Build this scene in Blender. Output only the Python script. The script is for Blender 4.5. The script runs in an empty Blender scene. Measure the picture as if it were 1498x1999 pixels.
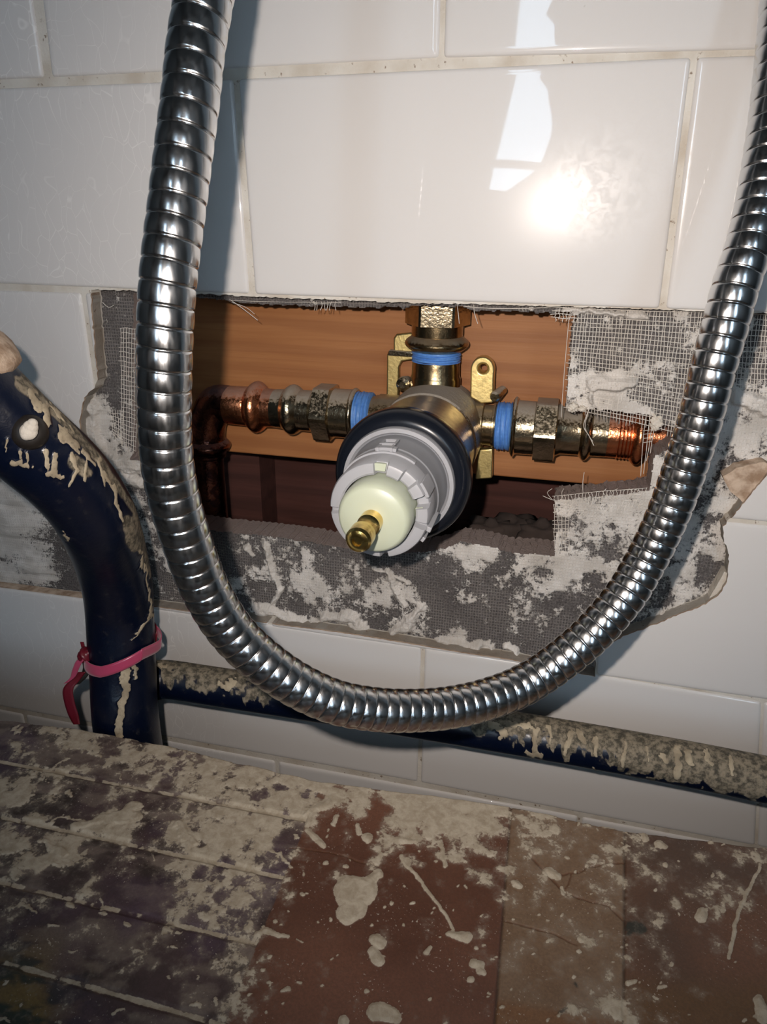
import bpy, bmesh, math, random
import numpy as np
from mathutils import Vector, Matrix
random.seed(7)
RNG = np.random.RandomState(11)
scene = bpy.context.scene
col = scene.collection

# ------------------------------------------------------------------ camera
F = 1399.5                                   # focal length in pixels of the 1498 x 1999 frame
CAM = np.array([.1215, -.26805, -.0471])
YAW, PIT, ROL = -.2436, -.3872, .0112
FW = np.array([math.sin(YAW)*math.cos(PIT), math.cos(YAW)*math.cos(PIT), math.sin(PIT)])
_r = np.cross(FW, [0, 0, 1]); _r /= np.linalg.norm(_r); _u = np.cross(_r, FW)
RT = _r*math.cos(ROL)+_u*math.sin(ROL); UP = np.cross(RT, FW)
cam = bpy.data.cameras.new('camera'); co = bpy.data.objects.new('camera', cam); col.objects.link(co)
M = Matrix(((RT[0], UP[0], -FW[0], CAM[0]), (RT[1], UP[1], -FW[1], CAM[1]), (RT[2], UP[2], -FW[2], CAM[2]), (0, 0, 0, 1)))
co.matrix_world = M
cam.sensor_fit = 'VERTICAL'; cam.sensor_height = 36.0; cam.lens = F/1999*36.0
cam.clip_start = .005
scene.camera = co

# ------------------------------------------------------------------ light and exposure
scene.view_settings.view_transform = 'Standard'
scene.view_settings.look = 'None'
scene.view_settings.gamma = 1
scene.view_settings.use_curve_mapping = False
scene.view_settings.exposure = 0.0
WINDOW_STRENGTH = 10.0
world = bpy.data.worlds.new('World'); scene.world = world; world.use_nodes = True
world.node_tree.nodes['Background'].inputs[0].default_value = (.5, .65, .9, 1)
world.node_tree.nodes['Background'].inputs[1].default_value = .3
# the phone's flash LED, 12 mm left of and a little above the lens
fl = bpy.data.lights.new('phone_flash', 'SPOT'); fl.energy = 2.8; fl.color = (1.0, .885, .80)
fl.shadow_soft_size = .0022; fl.spot_size = math.radians(107); fl.spot_blend = 1.0
fo = bpy.data.objects.new('phone_flash', fl); col.objects.link(fo)
FLASH = CAM + RT*(-.0135) + UP*.0125
_aim = np.array([.085, 0, -.112]) - FLASH
fo.matrix_world = Matrix.Translation(Vector(FLASH)) @ Vector(_aim).to_track_quat('-Z', 'Y').to_matrix().to_4x4()

# ------------------------------------------------------------------ measuring helpers (frame pixel -> point on a physical plane)
def ray(px, py): return FW+RT*(px-749)/F+UP*(999.5-py)/F
def onY(px, py, y=0.0):
    d = ray(px, py); return CAM+d*(y-CAM[1])/d[1]
def onZ(px, py, z):
    d = ray(px, py); return CAM+d*(z-CAM[2])/d[2]
def atz(px, py, z): return CAM+ray(px, py)*z
def proj(P):
    d = np.asarray(P)-CAM; z = d@FW
    return 749+F*(d@RT)/z, 999.5-F*(d@UP)/z, z

# ------------------------------------------------------------------ numpy noise
def vnoise(x, y, seed=0):
    r = np.random.RandomState(seed).rand(256, 256)
    xi = np.floor(x).astype(int); yi = np.floor(y).astype(int)
    fx = x-xi; fy = y-yi; fx = fx*fx*(3-2*fx); fy = fy*fy*(3-2*fy)
    a = r[xi % 256, yi % 256]; b = r[(xi+1) % 256, yi % 256]; c = r[xi % 256, (yi+1) % 256]; d = r[(xi+1) % 256, (yi+1) % 256]
    return (a*(1-fx)+b*fx)*(1-fy)+(c*(1-fx)+d*fx)*fy
def fbm(x, y, seed=0, o=5, g=.5):
    s = 0; a = 1; t = 0
    for i in range(o):
        s = s+a*vnoise(x*2**i+17.3*i, y*2**i+5.1*i, seed+i); t += a; a *= g
    return s/t
def sstep(a, b, x):
    t = np.clip((x-a)/(b-a), 0, 1); return t*t*(3-2*t)
def idw(px, py, pts, p=3.0):
    num = 0; den = 0
    for x, y, v in pts:
        w = 1/((px-x)**2+(py-y)**2+60)**(p/2); num = num+w*v; den = den+w
    return num/den
def caps(px, py, lst):
    """signed 'inside-ness' of tapered capsules, px units: >0 inside"""
    best = np.full(px.shape, -1e3)
    for x1, y1, x2, y2, r1, r2 in lst:
        dx, dy = x2-x1, y2-y1; L = dx*dx+dy*dy+1e-9
        t = np.clip(((px-x1)*dx+(py-y1)*dy)/L, 0, 1)
        d = np.hypot(px-x1-t*dx, py-y1-t*dy)
        best = np.maximum(best, (r1+(r2-r1)*t)-d)
    return best
def inpoly(x, y, poly):
    ins = np.zeros(x.shape, bool); n = len(poly)
    for i in range(n):
        x1, y1 = poly[i]; x2, y2 = poly[(i+1) % n]
        if y1 == y2: continue
        c = ((y1 > y) != (y2 > y)) & (x < (x2-x1)*(y-y1)/(y2-y1)+x1)
        ins ^= c
    return ins

# ------------------------------------------------------------------ object helpers
def tag(o, label=None, cat=None, group=None, kind=None):
    if label: o['label'] = label
    if cat: o['category'] = cat
    if group: o['group'] = group
    if kind: o['kind'] = kind
    return o
def empty(name, loc=(0, 0, 0)):
    o = bpy.data.objects.new(name, None); col.objects.link(o); o.location = loc; o.empty_display_size = .01
    return o
def link(name, me, mat=None, parent=None, smooth=True):
    o = bpy.data.objects.new(name, me); col.objects.link(o)
    if mat is not None:
        for m in (mat if isinstance(mat, (list, tuple)) else [mat]): me.materials.append(m)
    if parent is not None:
        o.parent = parent; o.matrix_parent_inverse = Matrix.Translation(-Vector(parent.location)) if parent.type == 'EMPTY' else Matrix()
    if smooth is True: me.shade_smooth()
    elif smooth: me.shade_smooth(); me.set_sharp_from_angle(angle=math.radians(smooth))
    return o
def mesh(name, V, Fc, mat=None, parent=None, smooth=True, attrs=None, cols=None):
    me = bpy.data.meshes.new(name)
    V = np.asarray(V, dtype=np.float32)
    if isinstance(Fc, np.ndarray):
        n = len(Fc); k = Fc.shape[1]
        me.vertices.add(len(V)); me.vertices.foreach_set('co', V.ravel())
        me.loops.add(n*k); me.loops.foreach_set('vertex_index', Fc.astype(np.int32).ravel())
        me.polygons.add(n); me.polygons.foreach_set('loop_start', np.arange(0, n*k, k, dtype=np.int32))
        me.update(calc_edges=True); me.validate()
    else:
        me.from_pydata([tuple(map(float, v)) for v in V], [], [tuple(map(int, f)) for f in Fc]); me.update()
    for k2, a in (attrs or {}).items():
        at = me.attributes.new(k2, 'FLOAT', 'POINT'); at.data.foreach_set('value', np.asarray(a, np.float32))
    for k2, a in (cols or {}).items():
        at = me.attributes.new(k2, 'FLOAT_COLOR', 'POINT')
        at.data.foreach_set('color', np.concatenate([a, np.ones((len(a), 1))], 1).astype(np.float32).ravel())
    return link(name, me, mat, parent, smooth)
class MB:
    def __init__(s): s.V = []; s.F = []
    def add(s, V, Fc):
        b = len(s.V); s.V += [tuple(v) for v in V]; s.F += [tuple(i+b for i in f) for f in Fc]; return s
    def box(s, lo, hi):
        x0, y0, z0 = lo; x1, y1, z1 = hi
        return s.add([(x0,y0,z0),(x1,y0,z0),(x1,y1,z0),(x0,y1,z0),(x0,y0,z1),(x1,y0,z1),(x1,y1,z1),(x0,y1,z1)],
                     [(0,3,2,1),(4,5,6,7),(0,1,5,4),(1,2,6,5),(2,3,7,6),(3,0,4,7)])
    def lathe(s, origin, axis, prof, n=64, closed=True, hexes=None, rfun=None, th0=0.0, hrot=0.0):
        """prof: list of (t, r) along axis; hexes: set of profile indices drawn with n-gon flats"""
        A = Vector(axis).normalized(); ref = Vector((0, 0, 1)) if abs(A.z) < .8 else Vector((1, 0, 0))
        X = A.cross(ref).normalized(); Y = A.cross(X)
        b = len(s.V); O = Vector(origin)
        for i, (t, r) in enumerate(prof):
            for j in range(n):
                th = 2*math.pi*j/n+th0; rr = r
                if hexes and i in hexes:
                    a = ((th+hrot) % (math.pi/3))-math.pi/6; rr = min(r/math.cos(a), r*1.13)
                if rfun: rr = rfun(i, t, th, rr)
                s.V.append(tuple(O+A*t+(X*math.cos(th)+Y*math.sin(th))*rr))
        m = len(prof)
        for i in range(m-1):
            for j in range(n):
                k = (j+1) % n
                s.F.append((b+i*n+j, b+i*n+k, b+(i+1)*n+k, b+(i+1)*n+j))
        if closed:
            s.F.append(tuple(b+j for j in range(n))[::-1]); s.F.append(tuple(b+(m-1)*n+j for j in range(n)))
        return s
    def tube(s, pts, r, n=8, cap=True):
        P = [Vector(p) for p in pts]; m = len(P); b = len(s.V)
        R = r if hasattr(r, '__len__') else [r]*m
        T = [(P[min(i+1, m-1)]-P[max(i-1, 0)]).normalized() for i in range(m)]
        ref = Vector((0, 0, 1)) if abs(T[0].z) < .8 else Vector((1, 0, 0))
        N = (ref-T[0]*ref.dot(T[0])).normalized()
        for i in range(m):
            N = (N-T[i]*N.dot(T[i])).normalized(); B = T[i].cross(N)
            for j in range(n):
                a = 2*math.pi*j/n
                s.V.append(tuple(P[i]+(N*math.cos(a)+B*math.sin(a))*R[i]))
        for i in range(m-1):
            for j in range(n):
                k = (j+1) % n
                s.F.append((b+i*n+j, b+i*n+k, b+(i+1)*n+k, b+(i+1)*n+j))
        if cap: s.F.append(tuple(b+j for j in range(n))[::-1]); s.F.append(tuple(b+(m-1)*n+j for j in range(n)))
        return s
    def build(s, name, mat, parent=None, smooth=35):
        o = mesh(name, s.V, s.F, mat, parent, smooth)
        bm = bmesh.new(); bm.from_mesh(o.data); bmesh.ops.recalc_face_normals(bm, faces=bm.faces); bm.to_mesh(o.data); bm.free()
        if smooth and smooth is not True: o.data.shade_smooth(); o.data.set_sharp_from_angle(angle=math.radians(smooth))
        return o
def spline(P, n):
    P = [Vector(p) for p in P]; out = []
    for i in range(len(P)-1):
        p0 = P[max(i-1, 0)]; p1 = P[i]; p2 = P[i+1]; p3 = P[min(i+2, len(P)-1)]
        for k in range(n):
            t = k/n
            out.append(.5*((2*p1)+(p2-p0)*t+(2*p0-5*p1+4*p2-p3)*t*t+(3*p1-p0-3*p2+p3)*t**3))
    out.append(P[-1]); return out
def ng(pts, res):
    """smooth a sequence (moving average) to remove measuring jitter"""
    A = np.array([tuple(p) for p in pts])
    for _ in range(res):
        B = A.copy(); B[1:-1] = (A[:-2]+2*A[1:-1]+A[2:])/4; A = B
    return [tuple(p) for p in A]

# ------------------------------------------------------------------ materials
class NT:
    def __init__(s, name):
        s.m = bpy.data.materials.new(name); s.m.use_nodes = True; s.t = s.m.node_tree; s.n = s.t.nodes
        s.b = s.n['Principled BSDF']
    def nd(s, typ, ins=None, **kw):
        n = s.n.new(typ)
        for k, v in kw.items(): setattr(n, k, v)
        for k, v in (ins or {}).items(): s.set(n.inputs[k], v)
        return n
    def set(s, inp, v):
        if isinstance(v, bpy.types.NodeSocket): s.t.links.new(v, inp)
        elif isinstance(v, (tuple, list)) and len(v) == 3 and inp.type == 'RGBA': inp.default_value = (*v, 1)
        else: inp.default_value = v
    def p(s, **kw):
        for k, v in kw.items(): s.set(s.b.inputs[k.replace('_', ' ')], v)
        return s
    def obj(s, scale=(1, 1, 1)):
        tc = s.nd('ShaderNodeTexCoord')
        return s.nd('ShaderNodeMapping', {'Vector': tc.outputs['Object'], 'Scale': scale}).outputs[0]
    def noise(s, vec, scale, detail=4, rough=.5, dist=0.0):
        return s.nd('ShaderNodeTexNoise', {'Vector': vec, 'Scale': scale, 'Detail': detail, 'Roughness': rough, 'Distortion': dist}).outputs[0]
    def ramp(s, f, a, b, c0=0.0, c1=1.0):
        return s.nd('ShaderNodeMapRange', {'Value': f, 'From Min': a, 'From Max': b, 'To Min': c0, 'To Max': c1}, interpolation_type='SMOOTHSTEP').outputs[0]
    def mix(s, f, a, b):
        n = s.nd('ShaderNodeMix', data_type='RGBA')
        s.set(n.inputs[0], f); s.set(n.inputs[6], a); s.set(n.inputs[7], b); return n.outputs[2]
    def math(s, op, a, b=0.0, clamp=False):
        n = s.nd('ShaderNodeMath', operation=op, use_clamp=clamp); s.set(n.inputs[0], a); s.set(n.inputs[1], b); return n.outputs[0]
    def bump(s, h, strength=.5, dist=.001, normal=None):
        n = s.nd('ShaderNodeBump', {'Height': h, 'Strength': strength, 'Distance': dist})
        if normal is not None: s.set(n.inputs['Normal'], normal)
        return n.outputs[0]
    def attr(s, name, out='Fac'):
        return s.nd('ShaderNodeAttribute', attribute_name=name).outputs[out]

# glazed tile
t = NT('tile_glaze'); v = t.obj()
wav = t.noise(v, 14, 2, .4)
sep = t.nd('ShaderNodeSeparateXYZ', {0: v}).outputs
# hair-line crazing on the old tiles at the left
vv = t.nd('ShaderNodeVectorMath', {0: t.obj((1, 1, .38)), 1: t.nd('ShaderNodeVectorMath', {0: t.nd('ShaderNodeTexNoise', {'Vector': v, 'Scale': 30.0}).outputs['Color'], 'Scale': .02}, operation='SCALE').outputs[0]}, operation='ADD').outputs[0]
vo = t.nd('ShaderNodeTexVoronoi', {'Vector': vv, 'Scale': 200.0}, feature='DISTANCE_TO_EDGE').outputs['Distance']
crz = t.ramp(vo, .0, .024, 1.0, 0.0)
leftm = t.ramp(sep[0], -.028, -.012, 1.0, 0.0)
crz = t.math('MULTIPLY', crz, t.math('MULTIPLY', leftm, t.ramp(t.noise(v, 25), .35, .6, .2, .85)))
base = t.mix(t.noise(v, 6, 3), (.66, .645, .63), (.73, .715, .70))
base = t.mix(t.math('MULTIPLY', crz, .6), base, (.93, .92, .90))
dirt = t.ramp(t.noise(v, 330, 2), .76, .82, 0, .25)
base = t.mix(dirt, base, (.3, .25, .2))
# greasy wipe marks: their own place on the tile, only the gloss changes
dx = t.math('MULTIPLY', t.math('SUBTRACT', sep[0], .139), 1.0); dz = t.math('SUBTRACT', sep[2], -.031)
rr = t.math('SQRT', t.math('ADD', t.math('MULTIPLY', dx, dx), t.math('MULTIPLY', dz, dz)))
sm = t.math('MULTIPLY', t.ramp(rr, .0, .036, 1, 0), t.ramp(t.noise(v, 260, 5, .65, 1.0), .38, .62, .15, 1))
smd = t.math('ADD', .10, t.math('MULTIPLY', sm, .45))
crough = t.math('ADD', .022, t.math('MULTIPLY', t.ramp(t.noise(v, 200, 5, .7), .45, .7), .01))
t.p(Base_Color=base, Roughness=.23, Specular_IOR_Level=smd, Coat_Weight=.75, Coat_Roughness=crough, Coat_IOR=1.5)
t.p(Normal=t.bump(wav, .25, .0012), Coat_Normal=t.bump(wav, .25, .0012)); M_TILE = t.m

t = NT('tile_biscuit'); v = t.obj()
t.p(Base_Color=t.mix(t.ramp(t.noise(v, 220, 5, .6), .3, .7), (.30, .20, .13), (.60, .47, .36)), Roughness=.9, Normal=t.bump(t.noise(v, 900, 3), .6, .0005)); M_CLAY = t.m
t = NT('grout'); v = t.obj()
g = t.mix(t.ramp(t.noise(v, 60, 4), .35, .75), (.66, .63, .57), (.50, .44, .36))
g = t.mix(t.ramp(t.noise(v, 500, 3), .66, .74), g, (.25, .19, .14))
t.p(Base_Color=g, Roughness=.75, Normal=t.bump(t.noise(v, 900, 3), .5, .0004)); M_GROUT = t.m

# backer board with skim plaster (plaster amount comes from the modelled relief)
t = NT('backer_board'); v = t.obj(); pl = t.attr('plaster'); sep = t.nd('ShaderNodeSeparateXYZ', {0: v}).outputs
def grid_lines(t, sep, px_, pz_, w, warp):
    a = t.math('SINE', t.math('MULTIPLY', t.math('ADD', sep[0], warp), 2*math.pi/px_)); b = t.math('SINE', t.math('MULTIPLY', t.math('ADD', sep[2], warp), 2*math.pi/pz_))
    return t.math('MAXIMUM', t.ramp(a, 1-w, 1-w*.3), t.ramp(b, 1-w, 1-w*.3))
warp = t.math('MULTIPLY', t.noise(v, 40, 2), .0012)
gl = grid_lines(t, sep, .00118, .00140, .55, warp)
fine = t.noise(v, 1400, 4, .7); med = t.noise(v, 420, 5, .65, .3)
glw = t.math('MULTIPLY', gl, t.ramp(t.noise(v, 70, 3), .38, .62, .12, .75))
m1 = t.math('ADD', pl, t.math('MULTIPLY', t.math('SUBTRACT', med, .5), 1.5))
m1 = t.math('ADD', m1, t.math('MULTIPLY', t.math('SUBTRACT', fine, .5), 1.1))
mask = t.ramp(m1, .40, .66)
bare = t.mix(t.ramp(fine, .3, .7), (.05, .046, .046), (.15, .138, .135))
bare = t.mix(t.math('MULTIPLY', glw, .4), bare, (.40, .37, .34))
plc = t.mix(t.ramp(t.noise(v, 90, 4), .3, .7), (.50, .47, .43), (.70, .67, .63))
plc = t.mix(t.math('MULTIPLY', t.math('SUBTRACT', 1.0, gl), t.ramp(m1, .55, .85, .38, .0)), plc, (.12, .11, .11))
plc = t.mix(t.ramp(t.noise(v, 2100, 2), .66, .72, 0, .6), plc, (.16, .14, .13))
t.p(Base_Color=t.mix(mask, bare, plc), Roughness=.9, Specular_IOR_Level=.2)
h = t.math('ADD', t.math('ADD', t.math('MULTIPLY', mask, .5), t.math('MULTIPLY', gl, .25)), t.math('MULTIPLY', fine, .35))
t.p(Normal=t.bump(h, .7, .0006)); M_BOARD = t.m
t = NT('board_edge'); v = t.obj((1, 1, 1)); w = t.nd('ShaderNodeTexWave', {'Vector': v, 'Scale': 900.0, 'Distortion': 3.0}, bands_direction='Y').outputs['Fac']
t.p(Base_Color=t.mix(w, (.15, .115, .11), (.42, .35, .32)), Roughness=.95, Normal=t.bump(t.noise(v, 900, 4, .7), .8, .001)); M_BEDGE = t.m
t = NT('glass_fibre'); t.p(Base_Color=(.72, .68, .62), Roughness=.6); M_FIBRE = t.m
t = NT('plaster'); v = t.obj(); t.p(Base_Color=t.mix(t.noise(v, 300, 4), (.5, .45, .38), (.68, .64, .57)), Roughness=.9, Normal=t.bump(t.noise(v, 800, 4), .7, .0006)); M_PLASTER = t.m

def wood(name, c0, c1, c2, sc=1.0, rough=.55):
    t = NT(name); v = t.obj((.06, 1, 1))
    n1 = t.noise(v, 130*sc, 5, .6, .9); n2 = t.noise(t.obj((.02, 1, 1)), 600*sc, 4, .6)
    w = t.nd('ShaderNodeTexWave', {'Vector': t.obj((.12, 1, 1)), 'Scale': 26.0*sc, 'Distortion': 7.0, 'Detail': 3.0, 'Detail Scale': 1.5}, bands_direction='Z').outputs['Fac']
    b = t.mix(t.ramp(n1, .3, .7), c0, c1); b = t.mix(t.math('MULTIPLY', t.ramp(w, .2, 1.0), .4), b, c2); b = t.mix(t.ramp(n2, .45, .8, 0, .35), b, c2)
    t.p(Base_Color=b, Roughness=rough, Specular_IOR_Level=.35, Normal=t.bump(n2, .25, .0004)); return t.m
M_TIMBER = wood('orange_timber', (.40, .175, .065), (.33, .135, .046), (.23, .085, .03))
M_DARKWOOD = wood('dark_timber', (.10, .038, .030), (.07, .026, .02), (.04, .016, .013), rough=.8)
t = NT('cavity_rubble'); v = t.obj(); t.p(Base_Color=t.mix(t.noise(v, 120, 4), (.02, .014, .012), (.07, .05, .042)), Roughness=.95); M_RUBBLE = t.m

def metal(name, colr, rough, dust=0.0, dustc=(.33, .29, .25), pit=.0, tarn=None):
    t = NT(name); v = t.obj(); n = t.noise(v, 260, 4, .6)
    c = t.mix(t.ramp(n, .35, .7), colr, tuple(x*.72 for x in colr))
    if tarn: c = t.mix(t.ramp(t.noise(v, 150, 4, .6, .5), .42, .6), c, tarn)
    geo = t.nd('ShaderNodeNewGeometry'); nz = t.nd('ShaderNodeSeparateXYZ', {0: geo.outputs['Normal']}).outputs[2]
    d = t.math('ADD', t.math('MULTIPLY', nz, 1.0), t.math('MULTIPLY', t.math('SUBTRACT', t.noise(v, 800, 5, .7), .5), .9))
    dm = t.ramp(d, .45, .75, 0, dust)
    t.p(Base_Color=t.mix(dm, c, dustc), Metallic=t.math('SUBTRACT', 1.0, t.math('MULTIPLY', dm, .9)), Roughness=t.math('ADD', t.math('MULTIPLY', dm, .45), t.ramp(n, .3, .8, rough, rough*1.5)))
    t.p(Normal=t.bump(t.noise(v, 700, 3, .6), .12+pit, .0006)); return t.m
M_NICKEL = metal('nickelled_brass', (.52, .43, .29), .17, .75, pit=.12)
M_CAST = metal('cast_brass', (.40, .32, .22), .25, .95, dustc=(.36, .32, .27), pit=.35)
M_POLISH = metal('polished_brass', (.40, .30, .17), .20, .35)
M_BRASS = metal('gold_brass', (.80, .56, .18), .16)
M_BRACKET = metal('satin_brass', (.78, .62, .27), .38, pit=.05)
M_COPPER = metal('copper', (.80, .30, .14), .2, .7, dustc=(.25, .18, .15), pit=.2)
M_DCOPPER = metal('tarnished_copper', (.28, .11, .07), .18, .55, dustc=(.22, .13, .12), pit=.3, tarn=(.06, .03, .03))
t = NT('hose_steel'); v = t.obj()
sc = t.nd('ShaderNodeTexNoise', {'Vector': t.obj((1, 1, .25)), 'Scale': 900.0, 'Detail': 3.0}).outputs[0]
t.p(Base_Color=(.64, .64, .64), Metallic=1.0, Roughness=t.ramp(sc, .3, .8, .17, .27), Normal=t.bump(sc, .05, .0002)); M_STEEL = t.m
t = NT('grey_plastic'); v = t.obj(); t.p(Base_Color=(.215, .22, .235), Roughness=.36, Specular_IOR_Level=.5, Normal=t.bump(t.noise(v, 900, 2), .05, .0002)); M_GREY = t.m
t = NT('pale_plastic'); t.p(Base_Color=(.33, .335, .355), Roughness=.45); M_LGREY = t.m
t = NT('nylon'); t.p(Base_Color=(.46, .50, .39), Roughness=.36, Subsurface_Weight=.2, Subsurface_Scale=.002, Subsurface_Radius=(1, 1, .6)); M_NYLON = t.m
t = NT('black_collar'); t.p(Base_Color=(.007, .009, .014), Roughness=.24, Specular_IOR_Level=.3); M_BLACK = t.m
t = NT('blue_tape'); v = t.obj(); t.p(Base_Color=t.mix(t.noise(v, 700, 3), (.05, .17, .50), (.14, .33, .72)), Roughness=.5, Normal=t.bump(t.noise(v, 900, 3), .4, .0004)); M_TAPE = t.m
t = NT('tube_paint'); v = t.obj(); pl = t.attr('plaster'); ol = t.attr('olive')
m1 = t.math('ADD', pl, t.math('MULTIPLY', t.math('SUBTRACT', t.noise(v, 500, 4, .65), .5), .45)); mask = t.ramp(m1, .46, .54)
dust = t.ramp(t.noise(v, 300, 5, .7), .55, .75, 0, .10)
b = t.mix(dust, (.0014, .0038, .0145), (.2, .18, .15))
pc = t.mix(t.ramp(t.noise(v, 160, 4), .35, .7), (.44, .37, .26), (.27, .22, .15))
b = t.mix(t.ramp(ol, .2, .7), b, t.mix(t.ramp(t.noise(v, 420, 6, .7), .38, .62), (.055, .048, .034), (.25, .21, .15)))
b = t.mix(t.math('MULTIPLY', mask, t.ramp(t.noise(v, 800, 4, .7), .25, .5, .55, 1)), b, pc)
t.p(Base_Color=b, Roughness=t.math('ADD', .30, t.math('MULTIPLY', t.math('MAXIMUM', mask, ol), .5)), Coat_Weight=.0, Normal=t.bump(m1, .35, .0006)); M_TUBE = t.m
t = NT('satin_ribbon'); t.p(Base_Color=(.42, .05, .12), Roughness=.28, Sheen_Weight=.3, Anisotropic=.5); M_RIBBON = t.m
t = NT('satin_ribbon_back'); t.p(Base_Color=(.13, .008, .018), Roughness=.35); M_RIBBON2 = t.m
t = NT('platform_top'); v = t.obj(); cl = t.attr('tint', 'Color'); pl = t.attr('plaster')
fn = t.noise(v, 1300, 4, .7); md = t.noise(v, 350, 5, .65, .4)
m1 = t.math('ADD', pl, t.math('ADD', t.math('MULTIPLY', t.math('SUBTRACT', md, .5), .8), t.math('MULTIPLY', t.math('SUBTRACT', fn, .5), .6)))
mask = t.ramp(m1, .43, .60)
b = t.mix(t.ramp(fn, .3, .7, 0, .45), cl, t.mix(.65, cl, (.02, .015, .012)))
speck = t.ramp(t.noise(v, 1500, 2), .655, .71, 0, .75)
b = t.mix(t.math('MULTIPLY', speck, t.ramp(t.noise(v, 60, 3), .45, .6)), b, (.45, .40, .34))
pc = t.mix(t.ramp(md, .3, .7), (.33, .275, .20), (.47, .41, .32))
b = t.mix(t.math('MULTIPLY', t.ramp(m1, .12, .5), .32), b, (.30, .25, .20))
t.p(Base_Color=t.mix(mask, b, pc), Roughness=t.math('ADD', .42, t.math('MULTIPLY', mask, .35)), Specular_IOR_Level=.35, Normal=t.bump(t.math('ADD', t.math('MULTIPLY', mask, .5), t.math('MULTIPLY', fn, .3)), .5, .0006)); M_PLAT = t.m
t = NT('platform_edge'); t.p(Base_Color=(.10, .07, .05), Roughness=.8); M_PEDGE = t.m
t = NT('room_paint'); t.p(Base_Color=(.13, .125, .12), Roughness=.8); M_PAINT = t.m
t = NT('window_paint'); t.p(Base_Color=(.7, .7, .7), Roughness=.5); M_WIN = t.m
t = NT('daylight'); t.p(Base_Color=(0, 0, 0), Emission_Color=(.60, .80, 1.0), Emission_Strength=WINDOW_STRENGTH); M_DAY = t.m
t = NT('silhouette_blocker'); t.p(Base_Color=(.16, .14, .13), Roughness=.95); M_BLOCKER = t.m  # for the added sheet that blocks part of the window
t = NT('dark_rubber'); t.p(Base_Color=(.015, .012, .010), Roughness=.45); M_CAP = t.m

# ------------------------------------------------------------------ setting: room behind the camera
RX0, RX1, RY, RZ0, RZ1 = -.9, 1.1, -1.3, -.9, 1.25
def slab(name, lo, hi, mat=M_PAINT): return tag(MB().box(lo, hi).build(name, mat, smooth=None), kind='structure')
slab('floor', (RX0-.05, RY-.05, RZ0-.05), (RX1+.05, .2, RZ0))
slab('ceiling', (RX0-.05, RY-.05, RZ1), (RX1+.05, .2, RZ1+.05))
slab('wall_left', (RX0-.05, RY-.05, RZ0), (RX0, .2, RZ1))
slab('wall_right', (RX1, RY-.05, RZ0), (RX1+.05, .2, RZ1))
WX0, WX1, WZ0, WZ1 = -.055, .80, .012, .70
m = MB(); m.box((RX0, RY-.05, RZ0), (WX0, RY, RZ1)); m.box((WX1, RY-.05, RZ0), (RX1, RY, RZ1))
m.box((WX0, RY-.05, RZ0), (WX1, RY, WZ0)); m.box((WX0, RY-.05, WZ1), (WX1, RY, RZ1))
tag(m.build('wall_front', M_PAINT, smooth=None), kind='structure')
w = empty('window_1', (0, RY-.03, 0)); tag(w, kind='structure')
m = MB(); m.box((WX0, RY-.05, WZ0-.0), (WX1, RY-.02, WZ0+.0)) if 0 else None
m.box((WX0, RY-.045, .066), (WX1, RY-.005, .084)); m.box((.45, RY-.045, WZ0), (.47, RY-.005, WZ1))
m.box((WX0, RY-.045, .42), (WX1, RY-.005, .44))
m.build('window_frame', M_WIN, w, None)
MB().box((WX0, RY-.05, WZ0), (WX1, RY-.046, WZ1)).build('window_pane', M_DAY, w, None)
# added sheet blocking the window's middle like the camera holder's silhouette, its ragged left edge seen mirrored in the tiles
V = []; Fc = []; nx, nz = 40, 60
for j in range(nz+1):
    z = -.35+j/nz*1.25
    xe = .050+.008*math.sin(z*22)+.007*math.sin(z*47+1)-.075*sstep(.09, -.02, np.array(z))-.03*sstep(.21, .24, np.array(z))
    for i in range(nx+1):
        x = xe+(.60-xe)*i/nx
        V.append((x, -1.22+.012*math.sin(x*50+z*2), z))
for j in range(nz):
    for i in range(nx): a = j*(nx+1)+i; Fc.append((a, a+1, a+nx+2, a+nx+1))
blk = mesh('silhouette_blocker', V, Fc, M_BLOCKER); md_ = blk.modifiers.new('s', 'SOLIDIFY'); md_.thickness = .006
tag(blk, 'dark sheet added in front of the window behind the camera, standing in for a human silhouette', 'silhouette_blocker')

# ------------------------------------------------------------------ setting: tiled wall with the opened-up hole
W, H = .15, .0743
def edge_tab(lst, zreg):
    P = [onY(x, y, 0) for x, y in lst]; P.sort(key=lambda p: p[0])
    xs = [p[0] for p in P]; zs = [p[2] for p in P]
    return (np.array([-2]+[xs[0]-.03]+xs+[xs[-1]+.06, 2]), np.array([zreg, zs[0]]+zs+[zs[-1], zreg]))
gh = .0013
ROWS = {
 0: (edge_tab([(0,152),(83,151),(300,143),(487,128),(608,127),(854,112),(1023,104),(1352,102),(1477,100)], gh),
     edge_tab([(0,173),(100,164),(300,158),(487,153),(608,146),(854,124),(1023,116),(1352,111),(1477,109)], -gh)),
 1: (edge_tab([(0,553),(185,559),(485,574),(800,590),(1290,603),(1498,609)], -H+gh),
     edge_tab([(0,572),(185,572),(485,587),(800,600),(1290,613),(1498,619)], -H-gh)),
 2: (edge_tab([(1420,1015),(1498,1020)], -2*H+gh), edge_tab([(1420,1021),(1498,1026)], -2*H-gh)),
 3: (edge_tab([(1163,1319),(1498,1367)], -3*H+gh), edge_tab([(0,1153),(167,1174),(300,1187),(544,1223),(820,1263),(1000,1291),(1163,1325),(1498,1374)], -3*H-gh)),
 4: (edge_tab([(0,1381),(310,1437),(630,1499),(820,1529)], -4*H+gh), edge_tab([(0,1388),(310,1444),(630,1506),(820,1537)], -4*H-gh)),
}
def rowz(k, which, x):
    if k in ROWS: xs, zs = ROWS[k][which]; return float(np.interp(x, xs, zs))
    return -k*H+(gh if which == 0 else -gh)
def X(px, py): return float(onY(px, py, 0)[0])
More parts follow.
